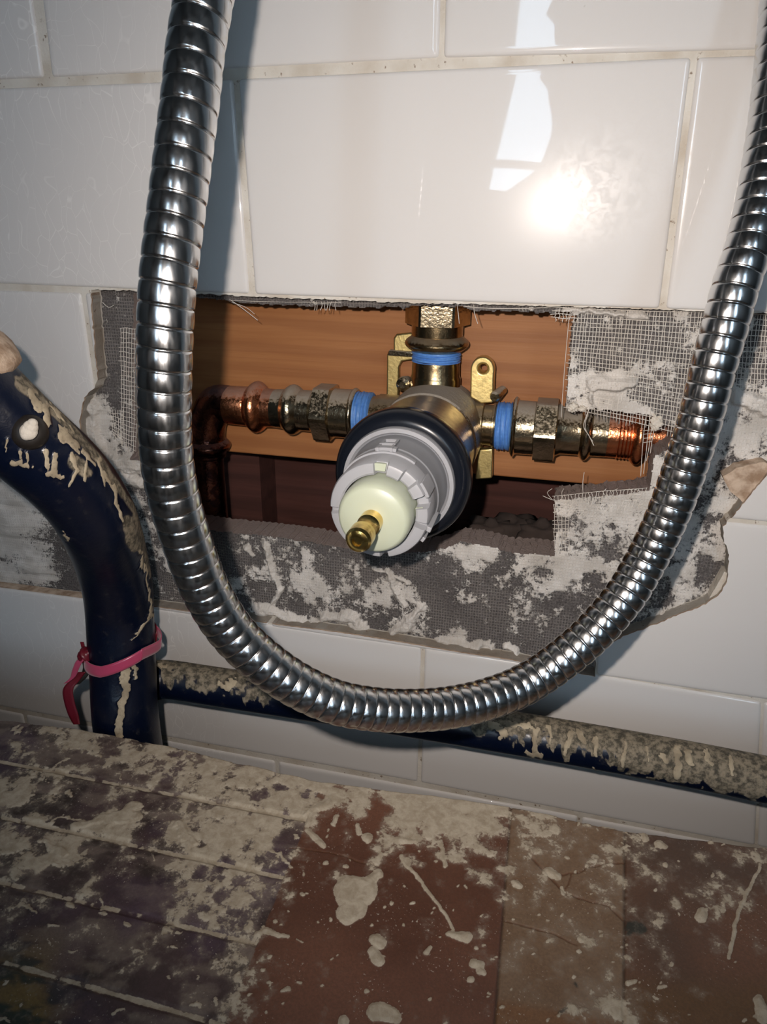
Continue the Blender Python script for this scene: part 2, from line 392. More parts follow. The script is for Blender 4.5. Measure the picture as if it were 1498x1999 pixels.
# vertical joints: (row index, joint index) -> (xR_top, xR_bot of left tile), (xL_top, xL_bot of right tile)
JT = {
 (0, 0): ((X(57,-20), X(83,151)), (X(84,-20), X(99,148))),
 (0, 1): ((X(857,0), X(857,111)), (X(868,0), X(866,111))),
 (1, 0): ((X(454,160), X(485,570)), (X(465,158), X(497,572))),
 (1, 1): ((X(1351,110), X(1288,602)), (X(1363,112), X(1301,603))),
 (4, 1): ((X(822,1264), X(815,1525)), (X(829,1266), X(821,1525))),
 (3, 1): ((X(1160,1020), X(1158,1318)), (X(1170,1020), X(1166,1318))),
 (4, 2): ((X(1481,1400), X(1479,1640)), (X(1486,1400), X(1484,1640))),
}
def joint(row, j):
    if (row, j) in JT: return JT[(row, j)]
    base = j*W if row % 2 else j*W-W/2
    r = random.Random(row*31+j); d = r.uniform(-.0006, .0006)
    return ((base-.001+d, base-.001+d), (base+.001+d, base+.001+d))
def tile_mesh(bm, q, y0=0.0, th=.0065, mats=(0, 1)):
    """q = (tl, tr, br, bl) in (x, z); pillowed front edge"""
    prof = [(.0, th), (.0, .0011), (.00022, .00055), (.0006, .00022), (.0013, .00006), (.0024, 0.0)]
    c = Vector((sum(p[0] for p in q)/4, sum(p[1] for p in q)/4)); rings = []
    for ins, y in prof:
        ring = []
        for i in range(4):
            p = Vector(q[i]); a = Vector(q[i-1]); b = Vector(q[(i+1) % 4])
            ua = (a-p).normalized(); ub = (b-p).normalized()
            rc = .0014
            base = p+(ua+ub)*ins
            for k in range(4):          # rounded corner
                tt = k/3
                r2 = max(rc-ins*.4, .0003)
                ring.append(base+ua*r2*(1-tt)**2+ub*r2*tt**2)
        rings.append([bm.verts.new((v.x, y0+y, v.y)) for v in ring])
    n = 16
    for a in range(len(rings)-1):
        for i in range(n):
            f = bm.faces.new((rings[a][i], rings[a][(i+1) % n], rings[a+1][(i+1) % n], rings[a+1][i]))
            f.material_index = mats[1] if a == 0 else mats[0]; f.smooth = True
    f = bm.faces.new(rings[-1]); f.material_index = mats[0]; f.smooth = True
    f = bm.faces.new(rings[0][::-1]); f.material_index = mats[1]

# outline of the hole in the tiling (front face), clockwise from top left
HOLE = [(176,566),(250,568),(385,574),(560,583),(700,588),(800,592),(900,594),(1100,599),(1290,605),(1498,612),(1620,618),
        (1640,800),(1560,870),(1515,905),(1490,940),(1463,971),(1440,1000),(1423,1018),(1412,1030),(1416,1060),(1423,1085),(1423,1110),(1419,1136),(1407,1160),(1379,1180),
        (1339,1196),(1299,1212),(1259,1228),(1227,1238),(1195,1256),(1163,1275),(1162,1322),(1080,1307),(1000,1290),(900,1275),(820,1261),(700,1241),(630,1231),(544,1221),
        (430,1203),(300,1185),(167,1172),(0,1151),(-90,1139),(-150,1000),(-90,925),(60,915),(130,905),(175,890),(160,868),(155,830),(158,800),(165,775),(182,758),(190,735),(185,690),(180,640)]
def densify(poly, step, jit, seed, flat=()):
    r = random.Random(seed); out = []
    for i in range(len(poly)):
        a = np.array(poly[i], float); b = np.array(poly[(i+1) % len(poly)], float); n = max(1, int(np.linalg.norm(b-a)/step))
        for k in range(n):
            p = a+(b-a)*k/n; s = jit
            if 1230 > 0 and i in flat: s = jit*.25
            out.append((p[0]+r.uniform(-s, s), p[1]+r.uniform(-s, s)))
    return out
flat = [i for i in range(len(HOLE)) if (31 <= i <= 41)]
HP = [onY(x, y, 0) for x, y in densify(HOLE, .006*1000, 1.6, 3, flat)]
HP = [(p[0], p[2]) for p in HP]
def prism(poly, y0, y1, mat):
    n = len(poly); bm = bmesh.new()
    a = [bm.verts.new((x, y0, z)) for x, z in poly]; b = [bm.verts.new((x, y1, z)) for x, z in poly]
    bm.faces.new(a); bm.faces.new(b[::-1])
    for i in range(n): bm.faces.new((a[i], b[i], b[(i+1) % n], a[(i+1) % n]))
    bmesh.ops.recalc_face_normals(bm, faces=bm.faces)
    me = bpy.data.meshes.new('cut'); bm.to_mesh(me); bm.free(); me.materials.append(mat)
    o = bpy.data.objects.new('cut', me); col.objects.link(o); return o
def cut_with(o, cutter):
    md = o.modifiers.new('b', 'BOOLEAN'); md.operation = 'DIFFERENCE'; md.solver = 'EXACT'; md.object = cutter; md.material_mode = 'TRANSFER'
    dg = bpy.context.evaluated_depsgraph_get(); ev = o.evaluated_get(dg)
    me = bpy.data.meshes.new_from_object(ev); o.modifiers.clear(); old = o.data; o.data = me; bpy.data.meshes.remove(old)
def bm_obj(bm, name, mats):
    bmesh.ops.recalc_face_normals(bm, faces=bm.faces)
    me = bpy.data.meshes.new(name); bm.to_mesh(me); bm.free()
    for mm in mats: me.materials.append(mm)
    o = bpy.data.objects.new(name, me); col.objects.link(o); return o
far = bmesh.new(); near_tiles = []
hx0, hx1 = min(p[0] for p in HP), max(p[0] for p in HP); hz0, hz1 = min(p[1] for p in HP), max(p[1] for p in HP)
for row in range(-16, 13):
    for j in range(-6, 8):
        L = joint(row, j)[1]; Rr = joint(row, j+1)[0]
        tl = (L[0], rowz(row-1, 1, L[0])); tr = (Rr[0], rowz(row-1, 1, Rr[0])); br = (Rr[1], rowz(row, 0, Rr[1])); bl = (L[1], rowz(row, 0, L[1]))
        if tr[0] < RX0+.02 or tl[0] > RX1-.02 or bl[1] < RZ0 or tl[1] > RZ1: continue
        r_ = random.Random(row*97+j)
        inter = not (tr[0] < hx0 or tl[0] > hx1 or tl[1] < hz0 or bl[1] > hz1)
        # each tile is set very slightly out of plane
        y0_ = r_.uniform(0, .0003)
        if not inter: tile_mesh(far, (tl, tr, br, bl), y0=y0_)
        else:
            b1 = bmesh.new(); tile_mesh(b1, (tl, tr, br, bl), y0=y0_); near_tiles.append(bm_obj(b1, 'tile', [M_TILE, M_CLAY]))
tiles_far = bm_obj(far, 'tiles_far', [M_TILE, M_CLAY])
cutter = prism(HP, -.02, .0078, M_CLAY)
for o_ in near_tiles: cut_with(o_, cutter)
# grout bed
g = MB().box((RX0, .0011, RZ0), (RX1, .0076, RZ1)).build('grout', M_GROUT, smooth=None)
HP2 = HP
cutter2 = prism(HP, -.02, .02, M_GROUT); cut_with(g, cutter2)
for o_ in (cutter, cutter2): bpy.data.objects.remove(o_)
# join all into the one tiled wall
allm = bmesh.new(); mats = [M_TILE, M_CLAY, M_GROUT]
for o_ in near_tiles+[tiles_far, g]:
    names = [s.material.name if s.material else '' for s in o_.material_slots]; me = o_.data
    n0 = len(allm.faces); allm.from_mesh(me); allm.faces.ensure_lookup_table()
    for f in allm.faces[n0:]:
        nm = names[f.material_index] if f.material_index < len(names) else 'tile_glaze'
        f.material_index = [x.name for x in mats].index(nm) if nm in [x.name for x in mats] else 1
for o_ in near_tiles+[tiles_far, g]: bpy.data.objects.remove(o_)
me = bpy.data.meshes.new('wall_back'); allm.to_mesh(me); allm.free()
wb = bpy.data.objects.new('wall_back', me); col.objects.link(wb)
for mm in mats: me.materials.append(mm)
me.set_sharp_from_angle(angle=math.radians(40))
tag(wb, kind='structure')

# ------------------------------------------------------------------ setting: backer board (relief of plaster and mesh imprint)
YB, YBB = .0080, .0235
CUT = [(262,572),(385,580),(470,590),(560,596),(700,599),(790,601),(805,596),(905,598),(918,606),(1128,611),(1118,640),(1112,720),(1106,793),(1180,800),(1270,808),(1316,835),(1312,872),(1278,892),(1268,955),(1180,968),(1085,975),
       (1086,1020),(1084,1084),(1040,1080),(1000,1078),(950,1064),(900,1058),(860,1072),(790,1082),(720,1078),(650,1066),(560,1050),(480,1042),(430,1038),(385,1030),(345,1020),(335,960),(322,905),(262,893),(258,830),(262,740),(258,660)]
CUTW = [onY(x, y, YB) for x, y in CUT]; CUTW = [(p[0], p[2]) for p in CUTW]
step = .0004
def axis_coords(a0, d0, d1, a1, step, coarse=.01):
    return np.concatenate([np.arange(a0, d0-1e-6, coarse), np.arange(d0, d1, step), np.arange(d1+1e-6, a1+coarse, coarse)])
xs = axis_coords(-.30, -.115, .225, .40, step); zs = axis_coords(-.32, -.242, -.066, .02, step)
GX, GZ = np.meshgrid(xs, zs, indexing='ij')
def pxof(Xa, Ya, Za):
    P = np.stack([Xa, Ya, Za], -1)-CAM; d = P@FW
    d = np.where(d < .03, .03, d)
    return 749+F*(P@RT)/d, 999.5-F*(P@UP)/d
PX, PY = pxof(GX, np.full(GX.shape, YB), GZ)
COV = [(450,578,0),(540,588,0),(640,592,0),(740,595,0),(860,596,0),(960,600,0),(1050,603,.05),(230,600,.12),(230,700,.12),(240,790,.25),(240,850,.38),(200,820,.9),(212,870,.9),(270,905,.9),(250,940,.6),(270,1000,.5),(300,1080,.5),(300,1150,.28),
 (30,1000,.95),(60,1100,.9),(20,1060,.95),(110,1010,.7),(100,1060,.42),(140,1120,.1),(80,1130,.8),(10,1130,.95),(150,1155,.1),
 (420,1060,.3),(480,1080,.45),(500,1150,.2),(525,1120,.62),(560,1080,.45),(600,1150,.62),(640,1100,.42),(700,1090,.48),(700,1150,.52),(640,1190,.6),(700,1200,.68),(760,1110,.2),(840,1130,.12),
 (860,1180,.1),(850,1220,.14),(800,1160,.42),(780,1220,.78),(720,1235,.2),(600,1215,.2),(660,1225,.12),(900,1250,.6),(950,1090,.72),(920,1150,.5),(980,1150,.5),(950,1200,.45),(960,1240,.15),(1060,1130,.72),
 (1060,1200,.4),(1080,1250,.1),(1000,1272,.35),(1120,1100,.85),(1150,1020,.95),(1200,1000,.92),(1240,970,.85),(1110,1000,.6),(1180,1150,.6),(1200,1230,.25),(1150,1280,.1),
 (1300,1180,.4),(1340,1100,.7),(1380,1130,.35),(1400,1080,.6),(1400,1160,.2),(1380,1180,.9),(1420,1100,.3),(1300,1210,.8),(1380,1020,.7),(1360,960,.85),(1400,900,.9),(1450,850,.9),
 (1480,800,.85),(1440,780,.92),(1480,700,.3),(1480,640,.25),(1450,750,.6),(1150,620,.2),(1170,700,.02),(1250,680,.2),(1200,750,.95),(1260,750,.68),(1320,640,.4),(1340,700,.22),(1300,780,.3),
 (1230,620,.45),(1400,620,.3),(1150,760,.9),(1300,850,.8),(1290,920,.9),(1330,1000,.9)]
THICK = [(512,1188,560,1200,14,12),(560,1200,618,1216,12,8),(635,1205,690,1196,10,12),(690,1196,705,1225,9,11),(765,1232,800,1215,9,16),(800,1215,832,1180,14,8),(790,1180,760,1120,6,8),
 (860,1248,930,1256,9,11),(930,1258,960,1264,6,6),(985,1262,1010,1275,6,8),(190,790,178,830,13,16),(178,830,200,880,16,16),(215,905,290,900,16,24),(250,930,280,940,14,10),
 (1300,1203,1372,1182,9,12),(1388,1168,1416,1122,9,8),(1105,606,1215,611,5,7),(1160,752,1230,745,18,14),(1150,772,1160,790,8,4),(1230,612,1260,618,10,7),(60,1108,80,1116,13,10),
 (20,1010,40,1030,22,16),(10,960,30,975,20,14),(520,1060,545,1150,8,6),(550,1150,530,1175,5,6),(730,1110,800,1140,5,4),(480,1065,490,1085,7,5),(1440,775,1498,800,14,22),(1330,905,1300,960,20,14)]
cov = idw(PX, PY, COV); n1 = fbm(GX*170, GZ*170, 3, 6, .55); n2 = fbm(GX*60, GZ*60, 40, 4)
th = caps(PX+(n1-.5)*26, PY+(fbm(GX*170+9, GZ*170, 8, 5)-.5)*26, THICK)
thk = sstep(-1, 9, th)
plaster = np.clip(.46+(cov-.5)*1.1+(n1-.5)*1.7+(n2-.5)*.7, 0, 1)
plaster = np.maximum(plaster, sstep(-2, 2, th))
relief = sstep(.4, .75, plaster)*(.0005+.0006*n2)+thk*(.0014+.0022*fbm(GX*260, GZ*260, 21, 4))+(n1-.5)*.0004
xc = (xs[:-1]+xs[1:])/2; zc = (zs[:-1]+zs[1:])/2; CX, CZ = np.meshgrid(xc, zc, indexing='ij')
jit = (fbm(CX*500, CZ*500, 77, 3)-.5)*.0016; jit2 = (fbm(CX*500, CZ*500, 97, 3)-.5)*.0016
keep = ~inpoly(CX+jit, CZ+jit2, CUTW)
V = np.stack([GX, YB-relief, GZ], -1).reshape(-1, 3); nzv = len(zs)
I, J = np.nonzero(keep); a = I*nzv+J
faces = np.stack([a, a+nzv, a+nzv+1, a+1], 1)
# inner walls of the cut-out
wV = []; wF = []
def wall(ia, ib):
    b = len(wV); va = V[ia]; vb = V[ib]
    for s in range(5):
        y = s/4
        for vtx in (va, vb):
            k = (math.sin(vtx[0]*2100+y*9)+math.sin(vtx[2]*1900+y*14))*.00022*(1 if s else 0)
            wV.append((vtx[0]+k, vtx[1]*(1-y)+YBB*y, vtx[2]+k))
    for s in range(4): wF.append((b+2*s, b+2*s+1, b+2*s+3, b+2*s+2))
K = keep
for i in range(K.shape[0]):
    d = np.nonzero(K[i, :-1] != K[i, 1:])[0]
    for j in d:
        p, q = i*nzv+j+1, (i+1)*nzv+j+1
        wall(p, q) if K[i, j] else wall(q, p)
for j in range(K.shape[1]):
    d = np.nonzero(K[:-1, j] != K[1:, j])[0]
    for i in d:
        p, q = (i+1)*nzv+j, (i+1)*nzv+j+1
        wall(q, p) if K[i, j] else wall(p, q)
nb = len(V); V2 = np.concatenate([V, np.array(wV)]); wFa = np.array(wF)+nb
allF = np.concatenate([faces, wFa]); pa = np.concatenate([plaster.ravel(), np.zeros(len(wV))])
bd = mesh('backer_board', V2, allF, [M_BOARD, M_BEDGE], attrs={'plaster': pa}, smooth=True)
mi = np.zeros(len(bd.data.polygons), np.int32); mi[len(faces):] = 1
if len(mi) == len(allF): bd.data.polygons.foreach_set('material_index', mi)
tag(bd, 'grey backer board with plaster patches around the rectangular cut-out', 'backer board')

# a broken piece of clay biscuit left at the right edge
frag = [(1412,930),(1440,914),(1495,902),(1507,912),(1480,950),(1463,974),(1450,980),(1428,962)]
FP = [(onY(x, y, .001)[0], onY(x, y, .001)[2]) for x, y in densify(frag, 9, 1.2, 5)]
fr = prism(FP, .0015, .0078, M_CLAY); fr.name = 'tile_fragment'
tag(fr, 'broken pink clay tile fragment on the backer board right of the hose', 'tile fragment')
for nm, poly, lab in (('tile_fragment', [(1385,1172),(1398,1150),(1416,1118),(1422,1122),(1420,1142),(1408,1160),(1388,1180)], 'pale sliver of broken tile at the right hole edge, beneath the clay fragment'),):
    FP = [(onY(x, y, .001)[0], onY(x, y, .001)[2]) for x, y in densify(poly, 7, .8, 6)]
    fr = prism(FP, .002, .0078, M_PLASTER); fr.name = nm; tag(fr, lab, 'tile fragment')

# ------------------------------------------------------------------ glass-fibre mesh
m = MB(); rf = random.Random(5)
def thread(p, q, r=.00014, sag=.0, wob=.00018, n=14, y=.0074):
    pts = []; ph = rf.random()*6
    for i in range(n+1):
        t_ = i/n; a = np.array(p)*(1-t_)+np.array(q)*t_
        pts.append((a[0]+wob*math.sin(ph+t_*9)+wob*.6*math.sin(ph*2+t_*23), y-.0002*math.sin(ph+t_*7)+sag*t_*t_, a[1]+wob*math.sin(ph+1+t_*8)))
    m.tube(pts, r, 4)
def P2(px, py): q = onY(px, py, .0074); return (q[0], q[2])
def quadmesh(tl, tr, br, bl, nu, nv, ext=2.5, drop=0.0, over=.9):
    tl, tr, br, bl = [np.array(P2(*p)) for p in (tl, tr, br, bl)]
    for i in range(nu+1):
        u = i/nu; a = tl*(1-u)+tr*u; b = bl*(1-u)+br*u; d = (b-a)/nv
        if rf.random() < drop: continue
        thread(a, b+d*rf.uniform(0, ext)*.5)
    for j in range(nv+1):
        v_ = j/nv; a = tl*(1-v_)+bl*v_; b = tr*(1-v_)+br*v_; d = (b-a)/nu
        if rf.random() < drop: continue
        thread(a-d*rf.uniform(0, ext)*.6, b)
def piece(label):
    global m
    o = m.build('fibreglass_mesh', M_FIBRE, None, True); tag(o, label, 'mesh'); m = MB()
def free(pts, y=.007, r=.00012, out=.0015):
    P = [onY(x, yy, y-out*i) for i, (x, yy) in enumerate(pts)]
    m.tube([tuple(p) for p in spline(P, 5)], r, 4)
quadmesh((1124,604), (1425,610), (1395,860), (1106,795), 46, 24)
quadmesh((1085,606), (1130,607), (1128,622), (1085,620), 6, 2)
free([(905,598),(960,602),(1030,602),(1090,600),(1130,606)], out=.0001, r=.00016)
free([(893,592),(895,612),(897,632)]); free([(925,594),(927,612),(933,632)], r=.00014)
free([(1112,612),(1106,680),(1101,740),(1097,800),(1096,815)], out=.0003)
free([(1152,795),(1140,830),(1150,850),(1160,870)], out=.002, r=.00014); free([(1150,800),(1143,835),(1158,862)], out=.002)
for x, d in ((1252,90),(1260,85),(1266,60),(1271,45)): free([(x+12,800),(x+6,840),(x+2,840+d*.5),(x-rf.uniform(0,6),840+d)], out=.0012, r=.00012)
for yy in (835,842,850,858): free([(1256,yy+6),(1264,yy+5),(1273,yy+4)], out=.0008)
piece('large sheet of frayed white fibreglass mesh above the right copper coupling')
quadmesh((1445,612), (1560,616), (1560,800), (1418,800), 20, 18)
piece('strip of white fibreglass mesh at the right frame edge beyond the hose')
quadmesh((1083,968), (1262,952), (1255,985), (1085,1000), 26, 3, 3)
quadmesh((1082,985), (1110,985), (1112,1085), (1084,1085), 4, 13, 1)
free([(1141,922),(1138,945),(1139,964)], out=.0006, r=.00013)
for x in (1078,1100,1190,1205,1225,1245): free([(x,975),(x+rf.uniform(-14,14),962),(x+rf.uniform(-16,16),954)], out=.0006)
free([(1060,968),(1080,976),(1110,982)], out=.0004)
piece('ragged fringe of fibreglass mesh along the lower right step of the cut-out')
quadmesh((236,640), (268,642), (266,880), (238,870), 6, 26, 2)
quadmesh((215,800), (240,800), (240,868), (222,850), 5, 8, 1, .2)
free([(200,590),(212,600),(222,596)], out=.001, r=.00016)
piece('narrow torn fibreglass mesh on the left of the cut-out, left of the hose')
for x in (612,618,627,633,640,648,655): free([(x,588),(x+rf.uniform(-4,4),596),(x+rf.uniform(-6,6),606)], out=.0008)
free([(606,590),(630,592),(660,590)], out=.0001)
free([(448,584),(475,603),(503,625)], r=.00014); free([(452,590),(480,600),(497,613)]); free([(448,586),(520,589),(606,590)], out=.0001)
piece('loose fibreglass threads hanging under the tiles left of the valve')
def lump(px, py, y, r, seed, label, sz=(1.1, .8, 1.0)):
    bm = bmesh.new(); bmesh.ops.create_icosphere(bm, subdivisions=4, radius=r)
    for v_ in bm.verts:
        n_ = v_.co.normalized(); k = 1+.22*math.sin(n_.x*5+seed)*math.sin(n_.z*6+seed*2)+.12*math.sin(n_.z*13+seed*3+n_.x*9)
        v_.co = Vector((v_.co.x*k*sz[0], v_.co.y*k*sz[1], v_.co.z*k*sz[2]))
    me = bpy.data.meshes.new('plaster_lump'); bm.to_mesh(me); bm.free()
    o = link('plaster_lump', me, M_PLASTER); o.location = onY(px, py, y); tag(o, label, 'plaster lump')
lump(1119, 795, .0062, .0018, 1, 'small white plaster lump on the mesh above the right press fitting')
lump(1137, 798, .0064, .0013, 2.3, 'smallest white plaster lump, just right of the one above the press fitting', (1.3, .8, .9))
lump(1282, 826, .0060, .0024, 4.1, 'white plaster lump caught in the mesh above the copper pipe end', (1.0, .6, 1.3))
lump(1226, 796, .0120, .0017, 5.5, 'plaster crumb resting on top of the right copper coupling', (1.9, 1.0, .7))

# ------------------------------------------------------------------ inside the wall: timber and cavity
YT = .0435
tz1 = onY(700, 560, YT)[2]+.02; tz0 = (onY(470, 889, YT)[2]+onY(1200, 945, YT)[2])/2
tm = MB().box((-.40, YT, tz0), (.50, YT+.045, tz1)); to = tm.build('timber_noggin', M_TIMBER, None, None)
bv = to.modifiers.new('b', 'BEVEL'); bv.width = .0008; bv.segments = 2
tag(to, 'orange-brown timber noggin behind the pipes inside the wall opening', 'timber')
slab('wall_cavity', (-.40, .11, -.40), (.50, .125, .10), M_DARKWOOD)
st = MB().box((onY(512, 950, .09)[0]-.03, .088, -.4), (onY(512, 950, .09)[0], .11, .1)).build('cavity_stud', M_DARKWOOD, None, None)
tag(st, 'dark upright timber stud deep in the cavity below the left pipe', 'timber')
rr_ = random.Random(4)
def rock(px, py, y, r, seed):
    c = onY(px, py, y); bm = bmesh.new(); bmesh.ops.create_icosphere(bm, subdivisions=3, radius=r)
    for v_ in bm.verts:
        n_ = v_.co.normalized(); k = 1+.35*math.sin(n_.x*4+seed)*math.sin(n_.y*5+seed*2)+.2*math.sin(n_.z*9+seed*3)
        v_.co = Vector((v_.co.x*k*1.3, v_.co.y*k, v_.co.z*k*.8))
    me = bpy.data.meshes.new('rubble'); bm.to_mesh(me); bm.free()
    o = link('rubble', me, M_RUBBLE); o.location = c; return o
for k, (px, py, y, r, lab) in enumerate(((955,1035,.055,.0075,'dark mortar lump in the cavity, leftmost of the three'),(1010,1035,.060,.0095,'dark mortar lump in the cavity, middle and largest of the three'),(1062,1040,.052,.0080,'dark mortar lump in the cavity against the cut-out corner, rightmost of the three'))):
    tag(rock(px, py, y, r, k*2.1+1), lab, 'mortar lump', 'mortar lumps in the cavity')

# ------------------------------------------------------------------ shower valve
YP = .030
AX = onY(852, 835, YP); Ax, Az = float(AX[0]), float(AX[2])
valve = empty('shower_valve', (Ax, YP, Az))
tag(valve, 'bare concealed shower valve with grey cartridge, black collar and brass spindle', 'valve')
AXD = (0, -1, 0)
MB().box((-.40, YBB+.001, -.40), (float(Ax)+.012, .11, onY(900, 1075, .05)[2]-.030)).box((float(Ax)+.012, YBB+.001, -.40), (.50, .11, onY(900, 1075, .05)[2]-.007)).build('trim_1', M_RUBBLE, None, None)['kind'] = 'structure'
O = (Ax, YP, Az)
def rcast(i, t_, th_, r): return r
body = MB().lathe(O, AXD, [(-.013,.012),(-.0125,.0165),(-.009,.0192),(-.004,.0206),(.006,.0209),(.020,.0209),(.0265,.0209),(.0275,.0203)], 96)
body.build('valve_body', M_CAST, valve, 30)
MB().lathe(O, AXD, [(.0270,.0190),(.0272,.0203),(.030,.0205),(.046,.0212),(.055,.0219),(.0600,.0222),(.0612,.0216)], 96).build('front_housing', M_POLISH, valve, 30)
MB().lathe(O, AXD, [(.0605,.0200),(.0605,.0228),(.0612,.0238),(.0630,.0243),(.0665,.0243),(.0685,.0238),(.0705,.0222),(.0712,.0205),(.0712,.0185)], 128).build('black_collar', M_BLACK, valve, 30)
# casting mark on the body: rows of raised characters, illegible in the photo
# cartridge
cart = empty('cartridge', (0, 0, 0)); bpy.data.objects.remove(cart)
sl = MB().lathe(O, AXD, [(.0700,.0160),(.0712,.0190),(.0728,.0192),(.0734,.0186),(.0730,.0176),(.0735,.0171),(.076,.0168),(.0855,.0164),(.0858,.0160),(.0900,.0158),(.0945,.0156)], 128)
cart = sl.build('cartridge_sleeve', M_GREY, valve, 30)
rim = MB().lathe(O, AXD, [(.0706,.0178),(.0708,.0193),(.0722,.01965),(.0740,.0193),(.0742,.0180),(.0730,.0172)], 128, closed=False)
rim.build('sleeve_rim', M_LGREY, cart, 30)
# crown: open ring with notches
def crown():
    b = MB(); n = 160; R0, R1 = .0118, .0158; tz_ = lambda d: .0
    notch = [(math.radians(a), math.radians(wd), dp) for a, wd, dp in ((88, 15, .0022), (17, 15, .0034), (50, 18, .0016), (277, 9, .0030), (184, 6, .0016), (-14, 6, .0026))]
    prof_o = [(.0890, R1+.0002), (.0985, R1-.0003), (.1000, R1-.0010)]
    def top(th):
        z_ = .1000
        for a, wd, dp in notch:
            dlt = (th-a+math.pi) % (2*math.pi)-math.pi
            if abs(dlt) < wd/2: z_ -= dp
        return z_
    rings = []
    for j in range(n):
        th = 2*math.pi*j/n; tp = top(th)
        c, s_ = math.cos(th), math.sin(th)
        def pt(t_, r): return (Ax+r*c, YP-t_, Az+r*s_)
        rings.append([pt(.0885, R1), pt(tp-.0012, R1), pt(tp-.0003, R1-.0004), pt(tp, R1-.0010), pt(tp, R0+.0006), pt(tp-.0004, R0), pt(.0885, R0)])
    k = 7; vs = [p for r in rings for p in r]; fs = []
    for j in range(n):
        j2 = (j+1) % n
        for q in range(k-1): fs.append((j*k+q, j2*k+q, j2*k+q+1, j*k+q+1))
    return b.add(vs, fs)
crown().build('crown', M_LGREY, cart, 28)
def arc_block(a0, a1, t0, t1, r0, r1, name, mat, par, n=8):
    b = MB(); vs = []; fs = []
    for i in range(n+1):
        th = math.radians(a0+(a1-a0)*i/n); c, s_ = math.cos(th), math.sin(th)
        for t_, r in ((t0, r0), (t0, r1), (t1, r1), (t1, r0)): vs.append((Ax+r*c, YP-t_, Az+r*s_))
    for i in range(n):
        for q in range(4): fs.append((i*4+q, i*4+(q+1) % 4, (i+1)*4+(q+1) % 4, (i+1)*4+q))
    fs += [(0,1,2,3), (n*4+3, n*4+2, n*4+1, n*4)]
    b.add(vs, fs); o = b.build(name, mat, par, 30); bb = o.modifiers.new('b', 'BEVEL'); bb.width = .0002; bb.segments = 2; return o
# raised band, latch frame and clips on the sleeve
arc_block(55, 150, .0885, .0905, .0150, .0164, 'raised_band', M_LGREY, cart, 24)
for a0, a1, t0, t1 in ((88, 91, .0790, .0880), (101, 104, .0790, .0880), (88, 104, .0788, .0797), (88, 104, .0850, .0860)):
    pass
lf = MB()
def ab(a0, a1, t0, t1, r0, r1, n=6):
    vs = []; fs = []
    for i in range(n+1):
        th = math.radians(a0+(a1-a0)*i/n); c, s_ = math.cos(th), math.sin(th)
        for t_, r in ((t0, r0), (t0, r1), (t1, r1), (t1, r0)): vs.append((Ax+r*c, YP-t_, Az+r*s_))
    for i in range(n):
        for q in range(4): fs.append((i*4+q, i*4+(q+1) % 4, (i+1)*4+(q+1) % 4, (i+1)*4+q))
    fs += [(0,1,2,3), (n*4+3, n*4+2, n*4+1, n*4)]
    lf.add(vs, fs)
ab(84, 86.5, .0800, .0900, .0160, .0176); ab(98.5, 101, .0800, .0900, .0160, .0176); ab(84, 101, .0796, .0806, .0160, .0176); ab(84, 101, .0846, .0858, .0160, .0178)
ab(80, 103, .0870, .0895, .0160, .0174)
lf.build('latch_frame', M_LGREY, cart, 30)
arc_block(20, 38, .0890, .0985, .0154, .0166, 'clip', M_LGREY, cart); arc_block(-22, -16, .0840, .0975, .0155, .0172, 'clip', M_LGREY, cart)
arc_block(-36, -30, .0860, .0975, .0155, .0170, 'clip', M_LGREY, cart)
arc_block(82, 100, .0895, .0990, .0128, .0152, 'nylon_tab', M_NYLON, cart); arc_block(-4, 10, .0930, .0992, .0116, .0140, 'nylon_tab', M_NYLON, cart)
MB().lathe(O, AXD, [(.0850,.0114),(.1010,.0114),(.1046,.0113),(.1062,.0107),(.1069,.0098),(.1074,.006),(.1075,.003)], 96).build('nylon_disc', M_NYLON, cart, 40)
sp = MB().lathe(O, AXD, [(0.106, 0.0035), (0.1115, 0.0035), (0.1121, 0.0031), (0.1137, 0.0023), (0.1153, 0.0022), (0.1165, 0.0024), (0.1171, 0.0033)], 48)
sp.lathe(O, AXD, [(0.1169, 0.003), (0.1173, 0.0038), (0.1220, 0.0038), (0.1230, 0.0032), (0.1234, 0.0022), (0.1234, 0.0014), (0.1227, 0.0012)], 48)
sp.build('spindle', M_BRASS, cart, 30)
# necks and thread tape
def cyl(p, q, prof, name, mat, par, n=64, hexes=None, smooth=30, hrot=0.0):
    """profile (fraction-free metres along p->q, r)"""
    d = Vector(q)-Vector(p); return MB().lathe(p, d, prof, n, hexes=hexes, hrot=hrot).build(name, mat, par, smooth)
# right side: frame px -> x on the pipe plane
def xp(px): return float(onY(px, 840, YP)[0])
RA = onY(985, 832, YP); RB = onY(1250, 851, YP); dirR = Vector(RB-RA).normalized()
R0v = Vector(RA)-dirR*(xp(985)-Ax)          # point on the right axis at the body centre
def rt(px): return xp(px)-Ax
neck = cyl(R0v, R0v+dirR, [(.012,.0100),(rt(944),.0100),(rt(946),.0086),(rt(962),.0086),(rt(963),.0093),(rt(967),.0093),(rt(968),.0086),(rt(1004),.0086)], 'outlet_neck', M_POLISH, valve)
def tape(o, d, t0, t1, r, name='thread_tape'):
    prof = []; n = 16
    for i in range(n+1):
        t_ = t0+(t1-t0)*i/n; prof.append((t_, r+.00028*math.sin(i*math.pi*.5*1.5)-(.0008 if i in (0, n) else 0)))
    b = MB().lathe(o, d, prof, 64, rfun=lambda i, t_, th, r_: r_+.00018*math.sin(th*3+i*1.3)); return b.build(name, M_TAPE, valve, 60)
tape(R0v, dirR, rt(969), rt(1001), .0100)
LA = onY(480, 793, YP); LB = onY(636, 804.6, YP); dirL = Vector(LA-LB).normalized()
L0v = Vector(LB)-dirL*(Ax-float(LB[0]))/abs(dirL.x)*1.0
